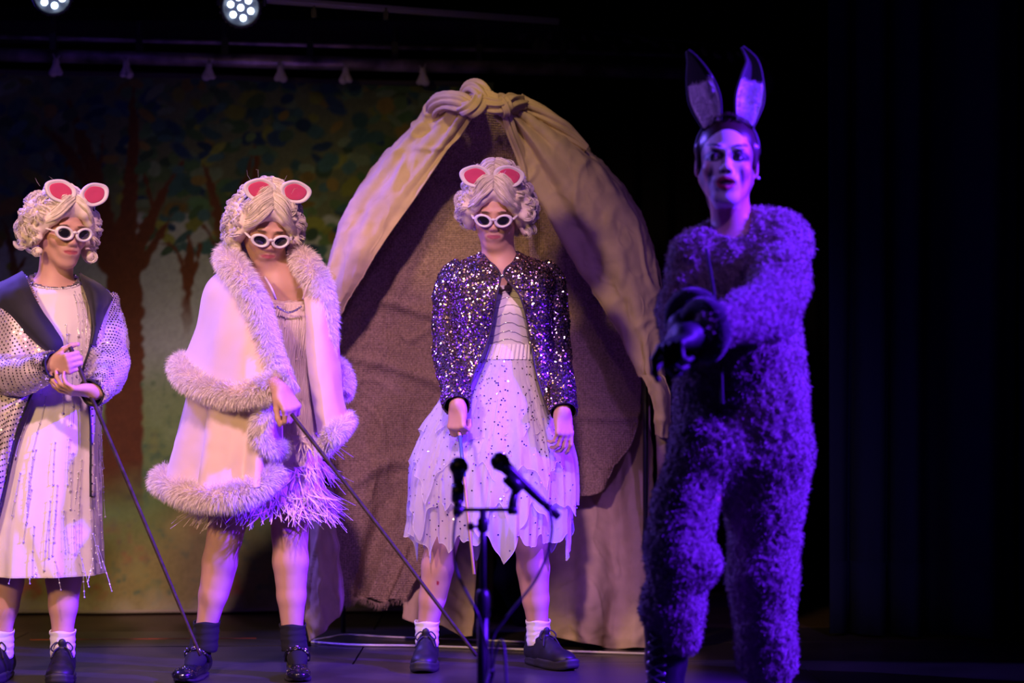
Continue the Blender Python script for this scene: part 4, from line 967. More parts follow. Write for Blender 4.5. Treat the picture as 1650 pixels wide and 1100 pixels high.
    _, gb, nb = psheet([[(-36, 475, 6.9), (60, 455, 6.88), (180, 475, 6.88)], [(-36, 620, 6.92), (70, 620, 6.90), (168, 620, 6.82)], [(-44, 760, 6.92), (60, 760, 6.92), (154, 760, 6.80)], [(-50, 900, 6.92), (40, 900, 6.92), (140, 890, 6.80)]], 60, 60, co, M_silver, 'coat_back', seed=3)
    _, g2, n2 = psheet([[(136, 446, 6.75), (160, 458, 6.77), (184, 474, 6.78)], [(142, 464, 6.64), (160, 470, 6.64), (184, 484, 6.72)], [(150, 520, 6.60), (166, 520, 6.60), (186, 520, 6.72)], [(146, 560, 6.58), (164, 565, 6.60), (180, 570, 6.72)], [(134, 604, 6.58), (150, 610, 6.60), (166, 620, 6.72)], [(146, 660, 6.60), (152, 660, 6.62), (158, 660, 6.74)], [(147, 800, 6.60), (152, 800, 6.62), (157, 800, 6.76)]], 70, 24, co, M_silver, 'coat_front', seed=9)
    MB().tube(g2[:, 0] + (-.002, -.004, 0), .004, 6).build('black_piping', M_satin, co)
    psheet([[(-14, 462, 6.76), (6, 453, 6.755), (24, 443, 6.755), (36, 436, 6.76)], [(-14, 474, 6.64), (6, 464, 6.60), (26, 452, 6.60), (41, 446, 6.625)], [(4, 500, 6.57), (20, 496, 6.535), (42, 486, 6.53), (56, 480, 6.55)], [(34, 530, 6.535), (48, 528, 6.51), (66, 520, 6.51), (78, 514, 6.535)], [(66, 558, 6.53), (76, 560, 6.51), (88, 554, 6.51), (100, 548, 6.53)], [(82, 570, 6.54), (88, 572, 6.53), (94, 570, 6.53), (100, 566, 6.54)]], 70, 36, co, M_satin, 'lapel', seed=15, wr=.003, thick=.005)
    psheet([[(128, 438, 6.75), (142, 448, 6.76), (162, 458, 6.77), (180, 474, 6.77)], [(131, 450, 6.64), (146, 457, 6.60), (164, 466, 6.61), (180, 480, 6.68)], [(140, 478, 6.59), (152, 482, 6.555), (166, 490, 6.57), (174, 494, 6.66)], [(147, 505, 6.57), (153, 506, 6.545), (160, 510, 6.56), (166, 514, 6.6)], [(150, 530, 6.57), (153, 530, 6.55), (156, 532, 6.56), (159, 534, 6.58)], [(146, 555, 6.57), (148, 555, 6.555), (150, 556, 6.56), (152, 557, 6.57)]], 60, 30, co, M_satin, 'lapel', seed=16, wr=.003, thick=.005)
    pts, nn = [], []
    for g, n_, reg in ((g1, n1_, (30, 84)), (g2, n2, (9, 60)), (gb, nb, (46, 76))):
        a, b = on_grid(g, 0, regular=reg); b = b * np.sign(-b[:, 1:2] + 1e-6); pts.append(a + b * .003); nn.append(b)
    for path, rad, sd in (([P(-4, 478, 6.74), P(-14, 530, 6.70), P(-6, 590, 6.62), P(28, 606, 6.52), P(74, 590, 6.44), P(86, 588, 6.42)], [.060, .082, .080, .066, .046, .040], 1), ([P(164, 484, 6.74), P(172, 530, 6.70), P(174, 590, 6.60), P(160, 622, 6.48), P(148, 632, 6.44)], [.052, .062, .066, .052, .042], 2)):
        o, G_, Oo = sleeve(path, rad, co, M_silver, fold=.008, seed=20 + sd); n_ = (52, 52)
        a, b = on_grid(G_, 0, closed=True, regular=(42, 50)); c_ = a * 0
        a2, b2 = on_grid(np.stack([G_ + Oo * .02], 0)[0], 0, closed=True, regular=(42, 50)); b = a2 - a; b /= np.linalg.norm(b, axis=1)[:, None]
        pts.append(a + b * .003); nn.append(b); MB().tube(np.concatenate([G_[-1], G_[-1, :2]]), .004, 6).build('cuff_piping', M_satin, o)
    sequin_mesh(np.concatenate(pts), np.concatenate(nn), .0030, .16, 'coat_sequins', M_sequin, co, rg)
    # socks and shoes
    for ax_, yw in ((2, -6), (101, 8)):
        ak = P(ax_, 1018, Y); sock(p, ak, .07, .158, .038, M_sockw); shoe(p, ak + (0, .01, 0), yw)
    # the cane, gripped in the fist
    Mh = np.stack([np.cross(d1, n1) * side1, d1, n1], 1); g = w1 + Mh @ (np.array([0, .086, -.030]) * .92)
    A, B = g - can * .10, P(323, 1056, 6.46); A = g - nrm(B - g) * .035
    st = MB().tube(spl([A, g, g + (B - g) * .5 + (.003, 0, -.004), B], 30), np.linspace(.0075, .0055, 30), 10)
    tag(st.build('walking_cane', M_stick), 'long thin dark cane reaching from the far left girl to a glittery shoe', 'cane')
person_one()

# ================================================================== mouse girl two: cream fur-trimmed cape
M_cape = mat('cream_wool', (.80, .62, .56), .9, sheen=.4, bump=(140, .25, .001))
M_fur = mat('cream_fur', (.95, .86, .80), .6, sheen=.2)
M_furb = mat('cream_fur_base', (.86, .74, .68), .9, bump=(90, .6, .004))
M_fringe = mat('ivory_fringe', (.80, .66, .62), .6)
M_feather = mat('ivory_feather', (.84, .70, .66), .7)

def fur_trim(name, path, rad, par_, n, ln, seed=0, droop=.85):
    n = int(n * 1.7); rg = np.random.default_rng(seed); p = spl(np.array([P(*q) for q in path]), 60); r = spl(np.array(rad, float)[:, None], 60)[:, 0]
    r = r * (1 + .10 * vn(p, 22, seed)); c = MB().tube(p, r * .72, 18).build(name, M_furb, par_)
    i = rg.random(n) * 58.99; k = i.astype(int); f = (i - k)[:, None]; q = p[k] * (1 - f) + p[k + 1] * f; rr = r[k] * (1 - f[:, 0]) + r[k + 1] * f[:, 0]
    t = p[k + 1] - p[k]; t /= np.linalg.norm(t, axis=1)[:, None]; v = rg.normal(size=(n, 3)); v -= t * (v * t).sum(1)[:, None]; v /= np.linalg.norm(v, axis=1)[:, None]
    furs(q + v * rr[:, None] * .66, v + t * .25, ln, 'fur_hair', M_fur, c, rg, .0008, droop, .28)
    return c

def person_two():
    Y = 6.75; M = rot(17, 27, 2); T = P(429, 369, Y); S = .97; rg = np.random.default_rng(8)
    s = Sculpt(.0042)
    shl, shr, hip = P(382, 464, Y + .04), P(508, 468, Y + .05), P(430, 690, Y + .04)
    head(s, M, T, S, mouth=-.001)
    s.cone(T + M @ np.array([0, .038, -.045]), P(446, 462, Y + .03), .050, .058, .03)
    torso(s, shl, shr, hip, 8)
    w1, w2 = P(452, 628, 6.38), P(546, 672, 6.60)
    s.chain([shl, P(376, 590, 6.64), w1], [.040, .034, .026], .015); s.chain([shr, P(526, 570, 6.74), w2], [.040, .030, .024], .015)
    d1 = nrm(P(489, 690, 6.33) - w1); hand(s, w1, d1, (.45, -.75, .35), 1, curls=((50, 62, 40), (58, 66, 40), (62, 66, 40), (64, 66, 40)), thumb=(.35, .85, -.42), S=.95, spread=1)
    hand(s, w2, nrm((.03, -.20, -1)), (.75, -.6, 0), 1, curls=((25, 35, 25), (32, 38, 26), (38, 42, 28), (44, 44, 28)), thumb=(.6, .75, -.25), S=.86)
    leg(s, P(385, 745, Y), P(362, 866, Y - .02), P(333, 1008, Y)); leg(s, P(468, 745, Y), P(467, 862, Y), P(471, 1012, Y + .02), 1.03)
    p = s.build('person', M_skin, None, col=skin_col(M, T, S, (.45, .12, .13)))
    tag(p, 'person in a cream fur-trimmed cape and fringed dress, looking down at a cane', 'person')
    wig(p, M, T, S, 31, (1.15, .85), .008); mouse_band(p, M, T, S, (.018, -.015, .150), .060, (0, -4)); shades(p, M, T, S, (0, 0, -.003))
    mb = MB(); W = lambda q: M @ (np.asarray(q) * S) + T
    mb.tube(np.array([W((.083, .0 + .016 * math.cos(a), -.040 + .018 * math.sin(a))) for a in np.linspace(0, 6.28, 20)]), .0013, 6); mb.build('earring', M_skinpart, p)
    # dress with rows of fringe and a feather hem
    lv = [(468, 478, Y + .03, .075, .088), (466, 492, Y + .02, .095, .104), (464, 520, Y + .01, .112, .122), (462, 550, Y, .110, .116), (458, 600, Y, .108, .100), (450, 660, Y, .135, .118), (437, 720, Y, .165, .130), (428, 778, Y, .190, .140), (426, 812, Y, .20, .145)]
    dr, G, O = garment(lv, p, M_fringe, 'dress', 100, 160, lambda a, v: .02 * v * np.sin(a * 7), lambda a, v: np.clip(1 - v * 6, 0, 1) * (.022 * np.sin(a + 0)), yaw=8, seed=5, wr=.002)
    for sd, (a, b) in enumerate((((444, 482), (426, 446)), ((488, 482), (498, 440)))):
        MB().tube(spl([P(a[0], a[1], 6.62), P((a[0] + b[0]) / 2 + 2, (a[1] + b[1]) / 2, 6.60), P(b[0], b[1], 6.66)], 12), .0045, 6, flat=.4).build('shoulder_strap', M_fringe, dr)
    fr = []
    def col_pts(j, z0, ln, sw=0):
        pts = []
        for t in np.linspace(0, 1, 7):
            z = z0 - ln * t; r_ = min(int(np.searchsorted(-G[:, j, 2], -z)), len(G) - 1); b = G[r_, j] + O[r_, j] * (.006 + .004 * t); pts.append([b[0] + sw * t, b[1], z])
        return pts
    for row, (v0, ln) in enumerate(((.10, .17), (.30, .16), (.46, .14), (.60, .12))):
        for k in range(190):
            a = rg.uniform(-1.7, 1.7); j = int(a / (2 * np.pi) * 160) % 160; q = G[int(v0 * 99), j]
            fr.append(col_pts(j, q[2] + rg.uniform(-.003, .003) + (.010 * math.cos(a * 2) if row == 0 else 0), ln * rg.uniform(.9, 1.04), rg.uniform(-.006, .006)))
    mb = MB(); strand_mesh(mb, np.array(fr), .0016); mb.build('fringe_strings', M_fringe, dr, kind='stuff')
    for v0 in (.10, .30, .46):
        e = G[int(v0 * 99)] + O[int(v0 * 99)] * .005; MB().tube(np.concatenate([e, e[:1]]), .0025, 5).build('fringe_braid', M_fringe, dr)
    mb = MB(); e = G[12] + O[12] * .007
    for k in range(14): mb.ball(P(447 + k * 2.9, 494 + 9 * math.sin(k / 13 * math.pi), 6.605), .0042, 6)
    mb.build('beaded_neckline', M_gem, dr, kind='stuff')
    # feathers: curved blades in three staggered rows
    fm = MB()
    for row, (v0, ln, n) in enumerate(((.70, .080, 130), (.80, .080, 170), (.90, .075, 210), (.985, .065, 240))):
        for k in range(n):
            a = rg.uniform(-2.0, 2.0); j = int(a / (2 * np.pi) * 160) % 160; q = G[int(v0 * 99), j]; o = O[int(v0 * 99), j]
            dn = nrm(np.array([rg.normal() * .35, 0, -1]) + o * rg.uniform(.2, .65)); sd = nrm(np.cross(dn, o) + rg.normal(size=3) * .3); L = ln * rg.uniform(.6, 1.25); wd = rg.uniform(.0012, .0040); rows = []
            bend = rg.normal() * .55
            for t in np.linspace(0, 1, 7):
                c = q + o * .006 + dn * L * t + sd * bend * L * t * t + o * .25 * L * t * t; w_ = wd * math.sin(math.pi * (t * .9 + .08)) ** .7 + .0003
                rows.append([c - sd * w_, c + o * .0015, c + sd * w_])
            fm.grid(np.array(rows))
    fm.build('feather_hem', M_feather, dr, kind='stuff')
    # the cape
    cp, g, n_ = psheet([[(420, 430, 6.90), (384, 424, 6.86), (368, 430, 6.76), (376, 440, 6.66), (396, 448, 6.61), (412, 452, 6.585)],
        [(410, 460, 6.98), (352, 452, 6.94), (333, 462, 6.78), (362, 480, 6.62), (398, 490, 6.56), (418, 494, 6.545)],
        [(400, 530, 7.02), (345, 525, 6.98), (322, 528, 6.80), (345, 540, 6.60), (395, 550, 6.50), (434, 552, 6.49)],
        [(390, 590, 7.04), (335, 585, 7.00), (302, 580, 6.82), (335, 600, 6.58), (395, 612, 6.45), (456, 600, 6.44)],
        [(380, 615, 7.05), (330, 612, 7.02), (292, 600, 6.83), (330, 625, 6.575), (392, 640, 6.44), (470, 618, 6.42)]], 100, 110, p, M_cape, 'cape', lambda u, v: .012 * np.sin(u * 15 + 2) * v + .006 * np.sin(u * 30 + 4 * v) * v, seed=4, wr=.004, freq=9, thick=.005)
    psheet([[(330, 590, 6.98), (306, 590, 6.84), (340, 610, 6.66), (385, 620, 6.58), (430, 620, 6.54), (455, 615, 6.56)],
        [(325, 650, 7.0), (300, 645, 6.86), (330, 655, 6.63), (382, 665, 6.53), (430, 655, 6.50), (452, 650, 6.52)],
        [(315, 710, 7.03), (286, 705, 6.88), (320, 718, 6.60), (378, 728, 6.50), (428, 715, 6.50), (446, 705, 6.54)],
        [(305, 775, 7.05), (268, 768, 6.90), (308, 788, 6.58), (370, 795, 6.48), (424, 778, 6.50), (446, 758, 6.54)]], 90, 120, cp, M_cape, 'cape_lower_tier', lambda u, v: (.018 * np.sin(u * 26 + 1) + .009 * np.sin(u * 45)) * (.25 + v), seed=6, wr=.003, thick=.005)
    psheet([[(478, 425, 6.90), (502, 424, 6.76), (512, 440, 6.68), (520, 448, 6.72), (505, 440, 6.9)],
        [(492, 490, 6.60), (506, 490, 6.57), (522, 492, 6.58), (538, 500, 6.70), (522, 500, 6.94)],
        [(494, 560, 6.57), (510, 562, 6.52), (528, 560, 6.55), (547, 560, 6.70), (534, 560, 6.98)],
        [(502, 630, 6.56), (520, 634, 6.50), (540, 630, 6.54), (553, 625, 6.70), (540, 620, 6.98)],
        [(514, 700, 6.56), (528, 694, 6.50), (546, 682, 6.54), (560, 670, 6.70), (548, 660, 6.96)]], 90, 60, cp, M_cape, 'cape_right_front', lambda u, v: .007 * np.sin(u * 14) * v, seed=9, wr=.003, thick=.005)
    fur_trim('fur_collar', [(470, 412, 6.92), (430, 408, 6.94), (385, 404, 6.88), (368, 418, 6.76), (384, 438, 6.64), (402, 468, 6.56), (416, 500, 6.53), (428, 540, 6.50), (440, 580, 6.47), (452, 608, 6.45)], [.03, .034, .042, .044, .042, .038, .036, .034, .032, .026], cp, 15000, .036, 1)
    fur_trim('fur_collar', [(458, 414, 6.88), (486, 418, 6.76), (500, 436, 6.66), (515, 460, 6.62), (524, 500, 6.60), (527, 540, 6.60), (526, 575, 6.60)], [.030, .038, .042, .040, .034, .026, .016], cp, 9000, .034, 2)
    fur_trim('fur_trim', [(345, 602, 7.02), (308, 592, 6.98), (292, 590, 6.84), (300, 606, 6.70), (330, 624, 6.58), (365, 635, 6.50), (405, 634, 6.44), (440, 622, 6.42), (470, 606, 6.42)], [.03, .034, .038, .036, .036, .034, .034, .036, .030], cp, 13000, .036, 3)
    fur_trim('fur_trim', [(330, 776, 7.06), (290, 772, 7.02), (262, 772, 6.90), (276, 786, 6.74), (310, 798, 6.58), (350, 802, 6.49), (390, 796, 6.48), (424, 778, 6.50), (446, 756, 6.54)], [.03, .036, .040, .036, .038, .038, .036, .034, .026], cp, 14000, .036, 4)
    fur_trim('fur_trim', [(456, 652, 6.50), (436, 662, 6.47), (420, 682, 6.46), (420, 706, 6.47), (438, 722, 6.50), (458, 724, 6.54)], [.020, .026, .030, .030, .026, .018], cp, 6000, .030, 5)
    fur_trim('fur_trim', [(520, 722, 6.54), (534, 704, 6.50), (548, 690, 6.52), (560, 676, 6.64)], [.020, .026, .026, .020], cp, 3500, .028, 6)
    fur_trim('fur_trim', [(528, 590, 6.96), (544, 594, 6.90), (552, 612, 6.84), (550, 632, 6.80)], [.02, .030, .032, .022], cp, 4200, .034, 7)
    for ax_, z1, yw, yy in ((333, .182, -10, 6.75), (471, .172, 8, 6.77)):
        ak = P(ax_ + (-3 if ax_ < 400 else 2), 1010, yy); sock(p, ak + (0, .006, 0), .085, z1, .0395, M_sockb, (.006 if ax_ < 400 else -.004, 0)); shoe(p, ak + (-.02 if ax_ < 400 else .01, .01, 0), yw, 'heel', .235)
    A, B = P(486, 688, 6.33), P(768, 1056, 6.22); A0 = A - nrm(B - A) * .05
    st = MB().tube(spl([A0, A, A + (B - A) * .5 + (0, 0, .004), B], 30), np.linspace(.0070, .0055, 30), 10)
    tag(st.build('walking_cane', M_stick), 'long dark cane slanting from the caped girl towards the microphone stand', 'cane')
person_two()

# ================================================================== mouse girl three: sequinned jacket, tulle skirt
M_jbase = mat('plum_knit', (.035, .022, .038), .7)
M_top = mat('white_lace_top', (.76, .72, .78), .7, bump=(90, .5, .002))
M_waist = mat('skirt_waistband', (.80, .76, .82), .8)
def tulle(name, dens):
    m = mat(name, (.86, .82, .90), .9, spec=.1); nt = m.node_tree; b = nt.nodes['Principled BSDF']; out = nt.nodes['Material Output']
    tr = nt.nodes.new('ShaderNodeBsdfTransparent'); tl = nt.nodes.new('ShaderNodeBsdfTranslucent'); tl.inputs[0].default_value = (.85, .8, .9, 1)
    m1 = nt.nodes.new('ShaderNodeMixShader'); m1.inputs[0].default_value = .35; m2 = nt.nodes.new('ShaderNodeMixShader'); m2.inputs[0].default_value = dens
    nt.links.new(b.outputs[0], m1.inputs[1]); nt.links.new(tl.outputs[0], m1.inputs[2]); nt.links.new(tr.outputs[0], m2.inputs[1]); nt.links.new(m1.outputs[0], m2.inputs[2]); nt.links.new(m2.outputs[0], out.inputs[0])
    return m
M_tulle = tulle('white_tulle', .52); M_tulle2 = tulle('white_tulle_dense', .72)

def person_three():
    Y = 7.0; M = rot(-3, 22, 1); T = P(798, 342, Y); S = .97; rg = np.random.default_rng(12)
    s = Sculpt(.0042)
    shl, shr, hip = P(750, 452, Y + .04), P(864, 452, Y + .04), P(812, 640, Y + .04)
    head(s, M, T, S, mouth=-.001, smile=.003)
    s.cone(T + M @ np.array([0, .035, -.045]), P(806, 446, Y + .03), .051, .058, .03)
    torso(s, shl, shr, hip, -2)
    w1, w2 = P(737, 652, 6.735), P(907, 662, 6.80)
    s.chain([shl, P(726, 555, 7.04), w1], [.036, .032, .026], .012); s.chain([shr, P(892, 560, 7.06), w2], [.036, .032, .026], .012)
    hand(s, w1, (-.02, -.12, -1), (-.55, -.85, .1), -1 if False else 1, curls=((50, 60, 35), (66, 70, 40), (70, 72, 40), (72, 74, 40)), thumb=(.45, .85, -.35), S=.95, spread=0)
    hand(s, w2, (.05, -.10, -1), (.55, -.85, 0), -1, curls=((14, 30, 22), (26, 36, 26), (32, 40, 28), (36, 44, 28)), thumb=(.45, .85, -.25), S=.97, spread=4)
    leg(s, P(765, 720, Y + .02), P(712, 872, Y - .02), P(688, 1014, Y + .02), .96); leg(s, P(850, 720, Y + .02), P(856, 876, Y), P(867, 1014, Y + .05), .98)
    def ex(V, L, c_, put):
        for sx, sz in ((.048, -.035), (.03, -.075), (.052, -.06)): put((.85, .6, .6), (1 - np.hypot((L[:, 0] - sx) / .006, (L[:, 2] - sz) / .005)) * 2 * (vn(V, 200, 7) > .1))
        q = P(705, 940, 6.93); put((.35, .03, .04), (1 - np.hypot((V[:, 0] - q[0]) / .006, (V[:, 2] - q[2]) / .009)) * 3 * (V[:, 1] < 7.0))
    p = s.build('person', M_skin, None, col=skin_col(M, T, S, (.42, .12, .14), ex))
    tag(p, 'person in a purple-silver sequinned jacket and white spotted tulle skirt before the tent', 'person')
    wig(p, M, T, S, 41, (1.1, 1.35), .022); mouse_band(p, M, T, S, (-.008, -.030, .142), .058, (4, -2)); shades(p, M, T, S, (0, 0, -.002))
    # top
    lv = [(826, 462, Y + .02, .060, .085), (824, 475, Y + .02, .095, .112), (822, 500, Y, .112, .125), (820, 530, Y, .103, .108), (818, 556, Y, .098, .092), (816, 575, Y, .102, .090)]
    tp, G, O = garment(lv, p, M_top, 'top', 60, 120, None, None, seed=2, wr=.002)
    ch = MB()      # embroidered chevrons
    for r_ in range(8):
        for sd in (-1, 1):
            pts = []
            for t in np.linspace(0, 1, 8):
                a = sd * t * .75; j = int(a / (2 * np.pi) * 120) % 120; k = min(int(10 + r_ * 5.5 + t * 5), 59); pts.append(G[k, j] + O[k, j] * .003)
            ch.tube(pts, .0012, 4)
    ch.build('embroidery', M_gem, tp, kind='stuff')
    lv = [(818, 556, Y, .106, .100), (816, 566, Y, .110, .104), (813, 580, Y, .116, .110)]
    garment(lv, p, M_waist, 'skirt_waistband', 20, 240, lambda a, v: .022 * np.sin(a * 46), None, wr=.001)
    # tulle tiers
    base = [(814, 572, Y, .108, .100), (808, 605, Y, .150, .125), (802, 650, Y, .205, .160), (796, 700, Y, .245, .190), (792, 745, Y, .265, .205), (789, 820, Y, .262, .21), (787, 905, Y, .262, .21)]
    B = np.array(base, float)
    def tier(y0, y1, grow, seed, m, pts_n, amp, par__=None):
        ys = np.linspace(y0, y1, 6); rows = [tuple([np.interp(y, B[:, 1], B[:, 0]), y, Y, np.interp(y, B[:, 1], B[:, 3]) * (1 + grow * (y - y0) / (y1 - y0)), np.interp(y, B[:, 1], B[:, 4]) * (1 + grow * (y - y0) / (y1 - y0))]) for y in ys]
        ph = rg.uniform(0, 6.28)
        def fo(a, v):
            q = np.stack(np.broadcast_arrays(np.cos(a) * 3.2, np.sin(a) * 3.2, v * .8 + seed), -1)
            return (.075 * vn(q, 1.0, seed) + .060 * vn(q, 2.3, seed + 1) + .045 * vn(q * np.array([1, 1, .7]), 5.0, seed + 2)) * (.25 + .9 * v)
        def tl(a, v):
            q = (a + ph) * pts_n / (2 * np.pi); tri = np.abs((q % 1) - .5) * 2; big = .6 + .5 * np.sin(np.floor(q) * 2.4 + seed)
            return -(v ** 1.5) * amp * 1.35 * (1 - tri) ** 1.4 * big + (v ** 3) * .010 * np.sin(a * 31 + seed)
        return garment(rows, par__ or p, m, 'skirt_tier', 70, 420, fo, tl, seed=seed, wr=.003, thick=0)
    tiers = [tier(578, 860, .0, 1, M_tulle2, 16, .07), tier(574, 808, .03, 2, M_tulle2, 14, .09), tier(572, 745, .05, 3, M_tulle, 13, .09), tier(570, 690, .05, 4, M_tulle, 11, .07)]
    pts, nn = [], []
    for (ob, G_, O_), n in zip(tiers, (240, 360, 380, 260)):
        Gf = np.roll(G_, 210, axis=1)[:, 95:325]; Of = np.roll(O_, 210, axis=1)[:, 95:325]; i = (rg.random(n) ** .75 * 69).astype(int); j = (rg.random(n) * 229).astype(int)
        pts.append(Gf[i, j] + Of[i, j] * .003); nn.append(Of[i, j])
        MB().tube(np.concatenate([G_[-1], G_[-1, :1]]), .0010, 3, cap=False).build('hem_edge', M_waist, ob)
    sequin_mesh(np.concatenate(pts), np.concatenate(nn), .0030, .35, 'skirt_spangles', M_sequin, tiers[0][0], rg)
    # jacket
    jk, g1, n1 = psheet([[(722, 440, 7.06), (736, 425, 7.05), (752, 417, 7.05), (766, 411, 7.05), (777, 405, 7.05)],
        [(716, 446, 7.02), (732, 434, 6.95), (752, 430, 6.92), (772, 424, 6.91), (786, 420, 6.94)],
        [(718, 456, 6.98), (732, 452, 6.90), (754, 450, 6.87), (780, 446, 6.855), (806, 442, 6.865)],
        [(720, 490, 7.06), (732, 490, 6.93), (750, 490, 6.85), (776, 490, 6.83), (800, 480, 6.83)],
        [(724, 550, 7.08), (734, 550, 6.94), (748, 550, 6.87), (766, 550, 6.85), (788, 542, 6.86)],
        [(722, 600, 7.10), (726, 600, 6.96), (734, 600, 6.87), (750, 600, 6.84), (766, 598, 6.83)],
        [(712, 660, 7.12), (714, 656, 6.98), (720, 654, 6.85), (732, 656, 6.80), (748, 654, 6.79)]], 110, 80, p, M_jbase, 'jacket', seed=3, wr=.004)
    _, g2, n2 = psheet([[(835, 405, 7.05), (846, 411, 7.05), (862, 417, 7.05), (878, 425, 7.05), (894, 440, 7.06)],
        [(828, 420, 6.94), (842, 424, 6.91), (862, 430, 6.92), (882, 434, 6.95), (898, 446, 7.02)],
        [(812, 442, 6.865), (836, 446, 6.855), (862, 450, 6.87), (884, 452, 6.90), (896, 456, 6.98)],
        [(840, 482, 6.83), (856, 490, 6.83), (878, 492, 6.86), (888, 492, 6.94), (894, 490, 7.06)],
        [(855, 548, 6.87), (866, 550, 6.86), (880, 550, 6.88), (890, 552, 6.95), (896, 550, 7.08)],
        [(864, 600, 6.84), (876, 602, 6.84), (888, 602, 6.88), (896, 600, 6.96), (902, 600, 7.10)],
        [(884, 668, 6.82), (892, 668, 6.82), (900, 664, 6.87), (906, 660, 6.98), (910, 660, 7.12)]], 110, 80, jk, M_jbase, 'jacket_right_front', seed=5, wr=.004)
    _, g3, n3 = psheet([[(722, 440, 7.07), (777, 405, 7.07), (806, 402, 7.10), (835, 405, 7.07), (894, 440, 7.07)], [(716, 456, 7.08), (770, 450, 7.13), (806, 446, 7.15), (850, 450, 7.13), (898, 456, 7.08)], [(724, 560, 7.08), (770, 560, 7.13), (806, 560, 7.14), (850, 560, 7.13), (896, 560, 7.08)], [(712, 660, 7.12), (760, 660, 7.18), (806, 664, 7.2), (860, 664, 7.18), (910, 660, 7.12)]], 40, 40, jk, M_jbase, 'jacket_back')
    pts, nn = [], []
    for g, n in ((g1, 8500), (g2, 8500)):
        a, b = on_grid(g, n, rg); b = b * np.sign((b * (a - np.array([P(812, 500, Y)[0], 7.02, 0])) * [1, 1, 0]).sum(1))[:, None]; pts.append(a + b * .003); nn.append(b)
        for e in (g[:, -1] if g is g1 else g[:, 0],): MB().tube(e + (0, -.003, 0), .0032, 6).build('jacket_edging', M_jbase, jk)
    for i_, (path, rad) in enumerate((([P(752, 440, 7.04), P(738, 452, 7.04), P(726, 490, 7.04), P(724, 555, 7.03), P(731, 610, 6.86), P(737, 656, 6.735)], [.050, .064, .060, .055, .050, .042]), ([P(866, 440, 7.04), P(880, 452, 7.04), P(888, 490, 7.04), P(893, 560, 7.05), P(902, 622, 6.885), P(908, 664, 6.795)], [.050, .060, .056, .053, .049, .040]))):
        o, G_, Oo = sleeve(path, rad, jk, M_jbase, fold=.006, seed=30 + i_); a, b = on_grid(G_, 5200, rg, closed=True)
        k, b = on_grid(G_, 8500, np.random.default_rng(50 + i_), closed=True); ctr = spl(np.array(path), 60); dd_ = np.linalg.norm(k[:, None] - ctr[None], axis=2).argmin(1); b = k - ctr[dd_]; b /= np.linalg.norm(b, axis=1)[:, None]
        pts.append(k + b * .003); nn.append(b)
    sequin_mesh(np.concatenate(pts), np.concatenate(nn), .0034, .42, 'jacket_sequins', M_seqrose, jk, rg, sides=5)
    MB().lathe([(.007, 0), (.007, .004), (.004, .006)], P(809, 445, 6.86), (0, -1, 0), 14).build('clasp', M_gem, jk)
    for (ax_, dx, yw, yy) in ((688, 0, -2, 7.02), (867, .0, 34, 7.05)):
        ak = P(ax_, 1016, yy); sock(p, ak, .07, .155, .038, M_sockw); shoe(p, ak + (0, .0, 0), yw)
    A, B_ = P(741, 702, 6.715), P(764, 925, 6.56); A0 = P(738, 688, 6.765)
    st = MB().tube([A0, A, B_], [.0055, .0055, .0050], 10); tip = MB().tube([A + (B_ - A) * .0, A + (B_ - A) * .30], .0062, 10)
    so = st.build('wooden_wand', mat('pale_wood', (.60, .42, .22), .5)); tip.build('blue_grip', mat('blue_paint', (.10, .16, .45), .3), so, label='glossy blue upper end')
    tag(so, 'short pale wooden rod with a blue top held over the tulle skirt', 'rod')
person_three()

# ================================================================== person in the grey fleece donkey costume
M_fleece = mat('grey_fleece', (.20, .15, .14), .95, sheen=.5, bump=(130, .8, .004), spec=.1)
M_fleeceh = mat('grey_fleece_tuft', (.30, .24, .23), .85, sheen=.3)
M_hair = mat('dark_slick_hair', (.035, .018, .014), .38, bump=(240, .4, .001))
M_glove = mat('black_glove', (.012, .012, .018), .55)
M_plush = mat('black_plush', (.010, .010, .014), .95, sheen=.3, bump=(120, .6, .003))
M_earw = mat('white_plush', (.80, .76, .82), .85)
M_boot = mat('black_leather', (.018, .016, .02), .32, bump=(90, .3, .001))

